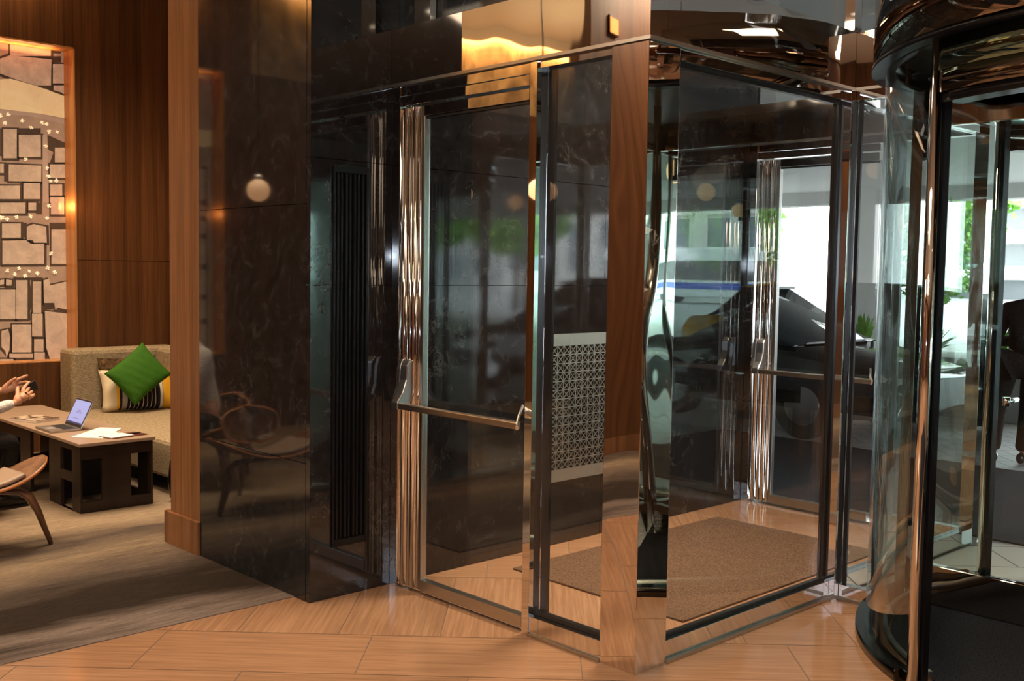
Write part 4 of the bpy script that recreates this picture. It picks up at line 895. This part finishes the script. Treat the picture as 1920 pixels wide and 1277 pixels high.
for i, (y, s_) in enumerate(((4.9, .55), (5.7, .45), (6.6, .5), (7.6, .5))):
    bm = B()
    for k in range(70):
        a = random.uniform(0, 6.28); el = random.uniform(.3, 1.4); L_ = s_*random.uniform(.6, 1.0); d = V(math.cos(a)*math.cos(el), math.sin(a)*math.cos(el), math.sin(el)); sd = d.cross(V(0, 0, 1)).normalized()*.03
        b0 = V(12.4, y, .70); m_ = b0+d*L_*.6; e_ = b0+d*L_-V(0, 0, .03)
        bm.faces.new([bm.verts.new(p) for p in (b0-sd*.3, b0+sd*.3, m_+sd, m_-sd)]); bm.faces.new([bm.verts.new(p) for p in (m_-sd, m_+sd, e_)])
    o = obj('planter_plant', bm, LEAF); tag(o, ['green strap-leaved plant at the end of the planter wall nearest the standing person', 'second green plant along the planter wall', 'third green plant along the planter wall', 'last green plant along the planter wall, farthest from the standing person'][i], 'plant', 'plants in the planter wall')
# ================================================================== LIGHT
w = bpy.data.worlds.new('sky'); scn.world = w; w.use_nodes = True
w.node_tree.nodes['Background'].inputs[0].default_value = (.86, .94, 1, 1); w.node_tree.nodes['Background'].inputs[1].default_value = 11
def area(name, loc, size, power, color=(1, .62, .30), rot=(0, 0, 0), size_y=None, spread=180):
    l = bpy.data.lights.new(name, 'AREA'); l.energy = power; l.color = color; l.shape = 'RECTANGLE'; l.size = size; l.size_y = size_y or size; l.spread = R(spread)
    o = bpy.data.objects.new(name, l); col.objects.link(o); o.location = loc; o.rotation_euler = rot; return o
WARM = (1, .78, .55)
area('lounge_downlight', (3.2, 7.4, 4.3), 1.2, 82, WARM, spread=110)
area('lounge_downlight', (1.2, 6.6, 4.3), 1.2, 30, WARM, spread=90)
area('lobby_downlight', (1.6, 2.4, 4.3), 1.6, 50, WARM, spread=105)
area('lobby_downlight', (-1.5, 0.5, 4.3), 1.6, 190, WARM)
area('lobby_downlight', (1.5, -3.0, 4.3), 1.6, 50, WARM, spread=105)
area('lobby_downlight', (-1.8, 5.5, 4.3), 1.6, 190, WARM)
area('vestibule_downlight', (4.6, 3.45, 4.3), .8, 95, WARM, spread=85)
area('niche_light', (3.50, 9.35, 2.1), .05, 7, (1, .50, .18), (0, R(-90), 0), 2.6)
area('niche_light', (.56, 9.35, 2.1), .05, 7, (1, .50, .18), (0, R(90), 0), 2.6)
area('niche_light', (2.0, 9.35, 3.37), 2.9, 8, (1, .5, .18), (R(180), 0, 0), .05)
area('cove_light', (-1.8, 9.10, 4.28), 3.2, 42, (1, .6, .25), (R(25), 0, 0), .06)
l = bpy.data.lights.new('camera_flash', 'POINT'); l.energy = 130; l.color = (.74, .86, 1); l.shadow_soft_size = .02
o = bpy.data.objects.new('camera_flash', l); col.objects.link(o); o.location = (-.02, -.02, 1.73)
scn.view_settings.view_transform = 'Standard'; scn.view_settings.look = 'None'; scn.view_settings.exposure = 0; scn.view_settings.gamma = 1
scn.view_settings.use_curve_mapping = False
cy = scn.cycles; cy.transparent_max_bounces = 40; cy.max_bounces = 14; cy.glossy_bounces = 8; cy.diffuse_bounces = 4; cy.use_denoising = True; cy.sample_clamp_indirect = 6; cy.caustics_reflective = False

area('ceiling_fill', (-2.2, 7.6, 3.1), 1.6, 28, WARM, (R(180), 0, 0))  # added fill aimed upward to brighten the ceiling, no fixture behind it
area('ceiling_fill', (1.2, 7.6, 3.4), 1.6, 45, WARM, (R(180), 0, 0))  # second added ceiling fill, likewise without a fixture
area('niche_wash', (2.0, 9.05, 4.1), 2.6, 22, (1, .66, .34), (R(32), 0, 0), .1)
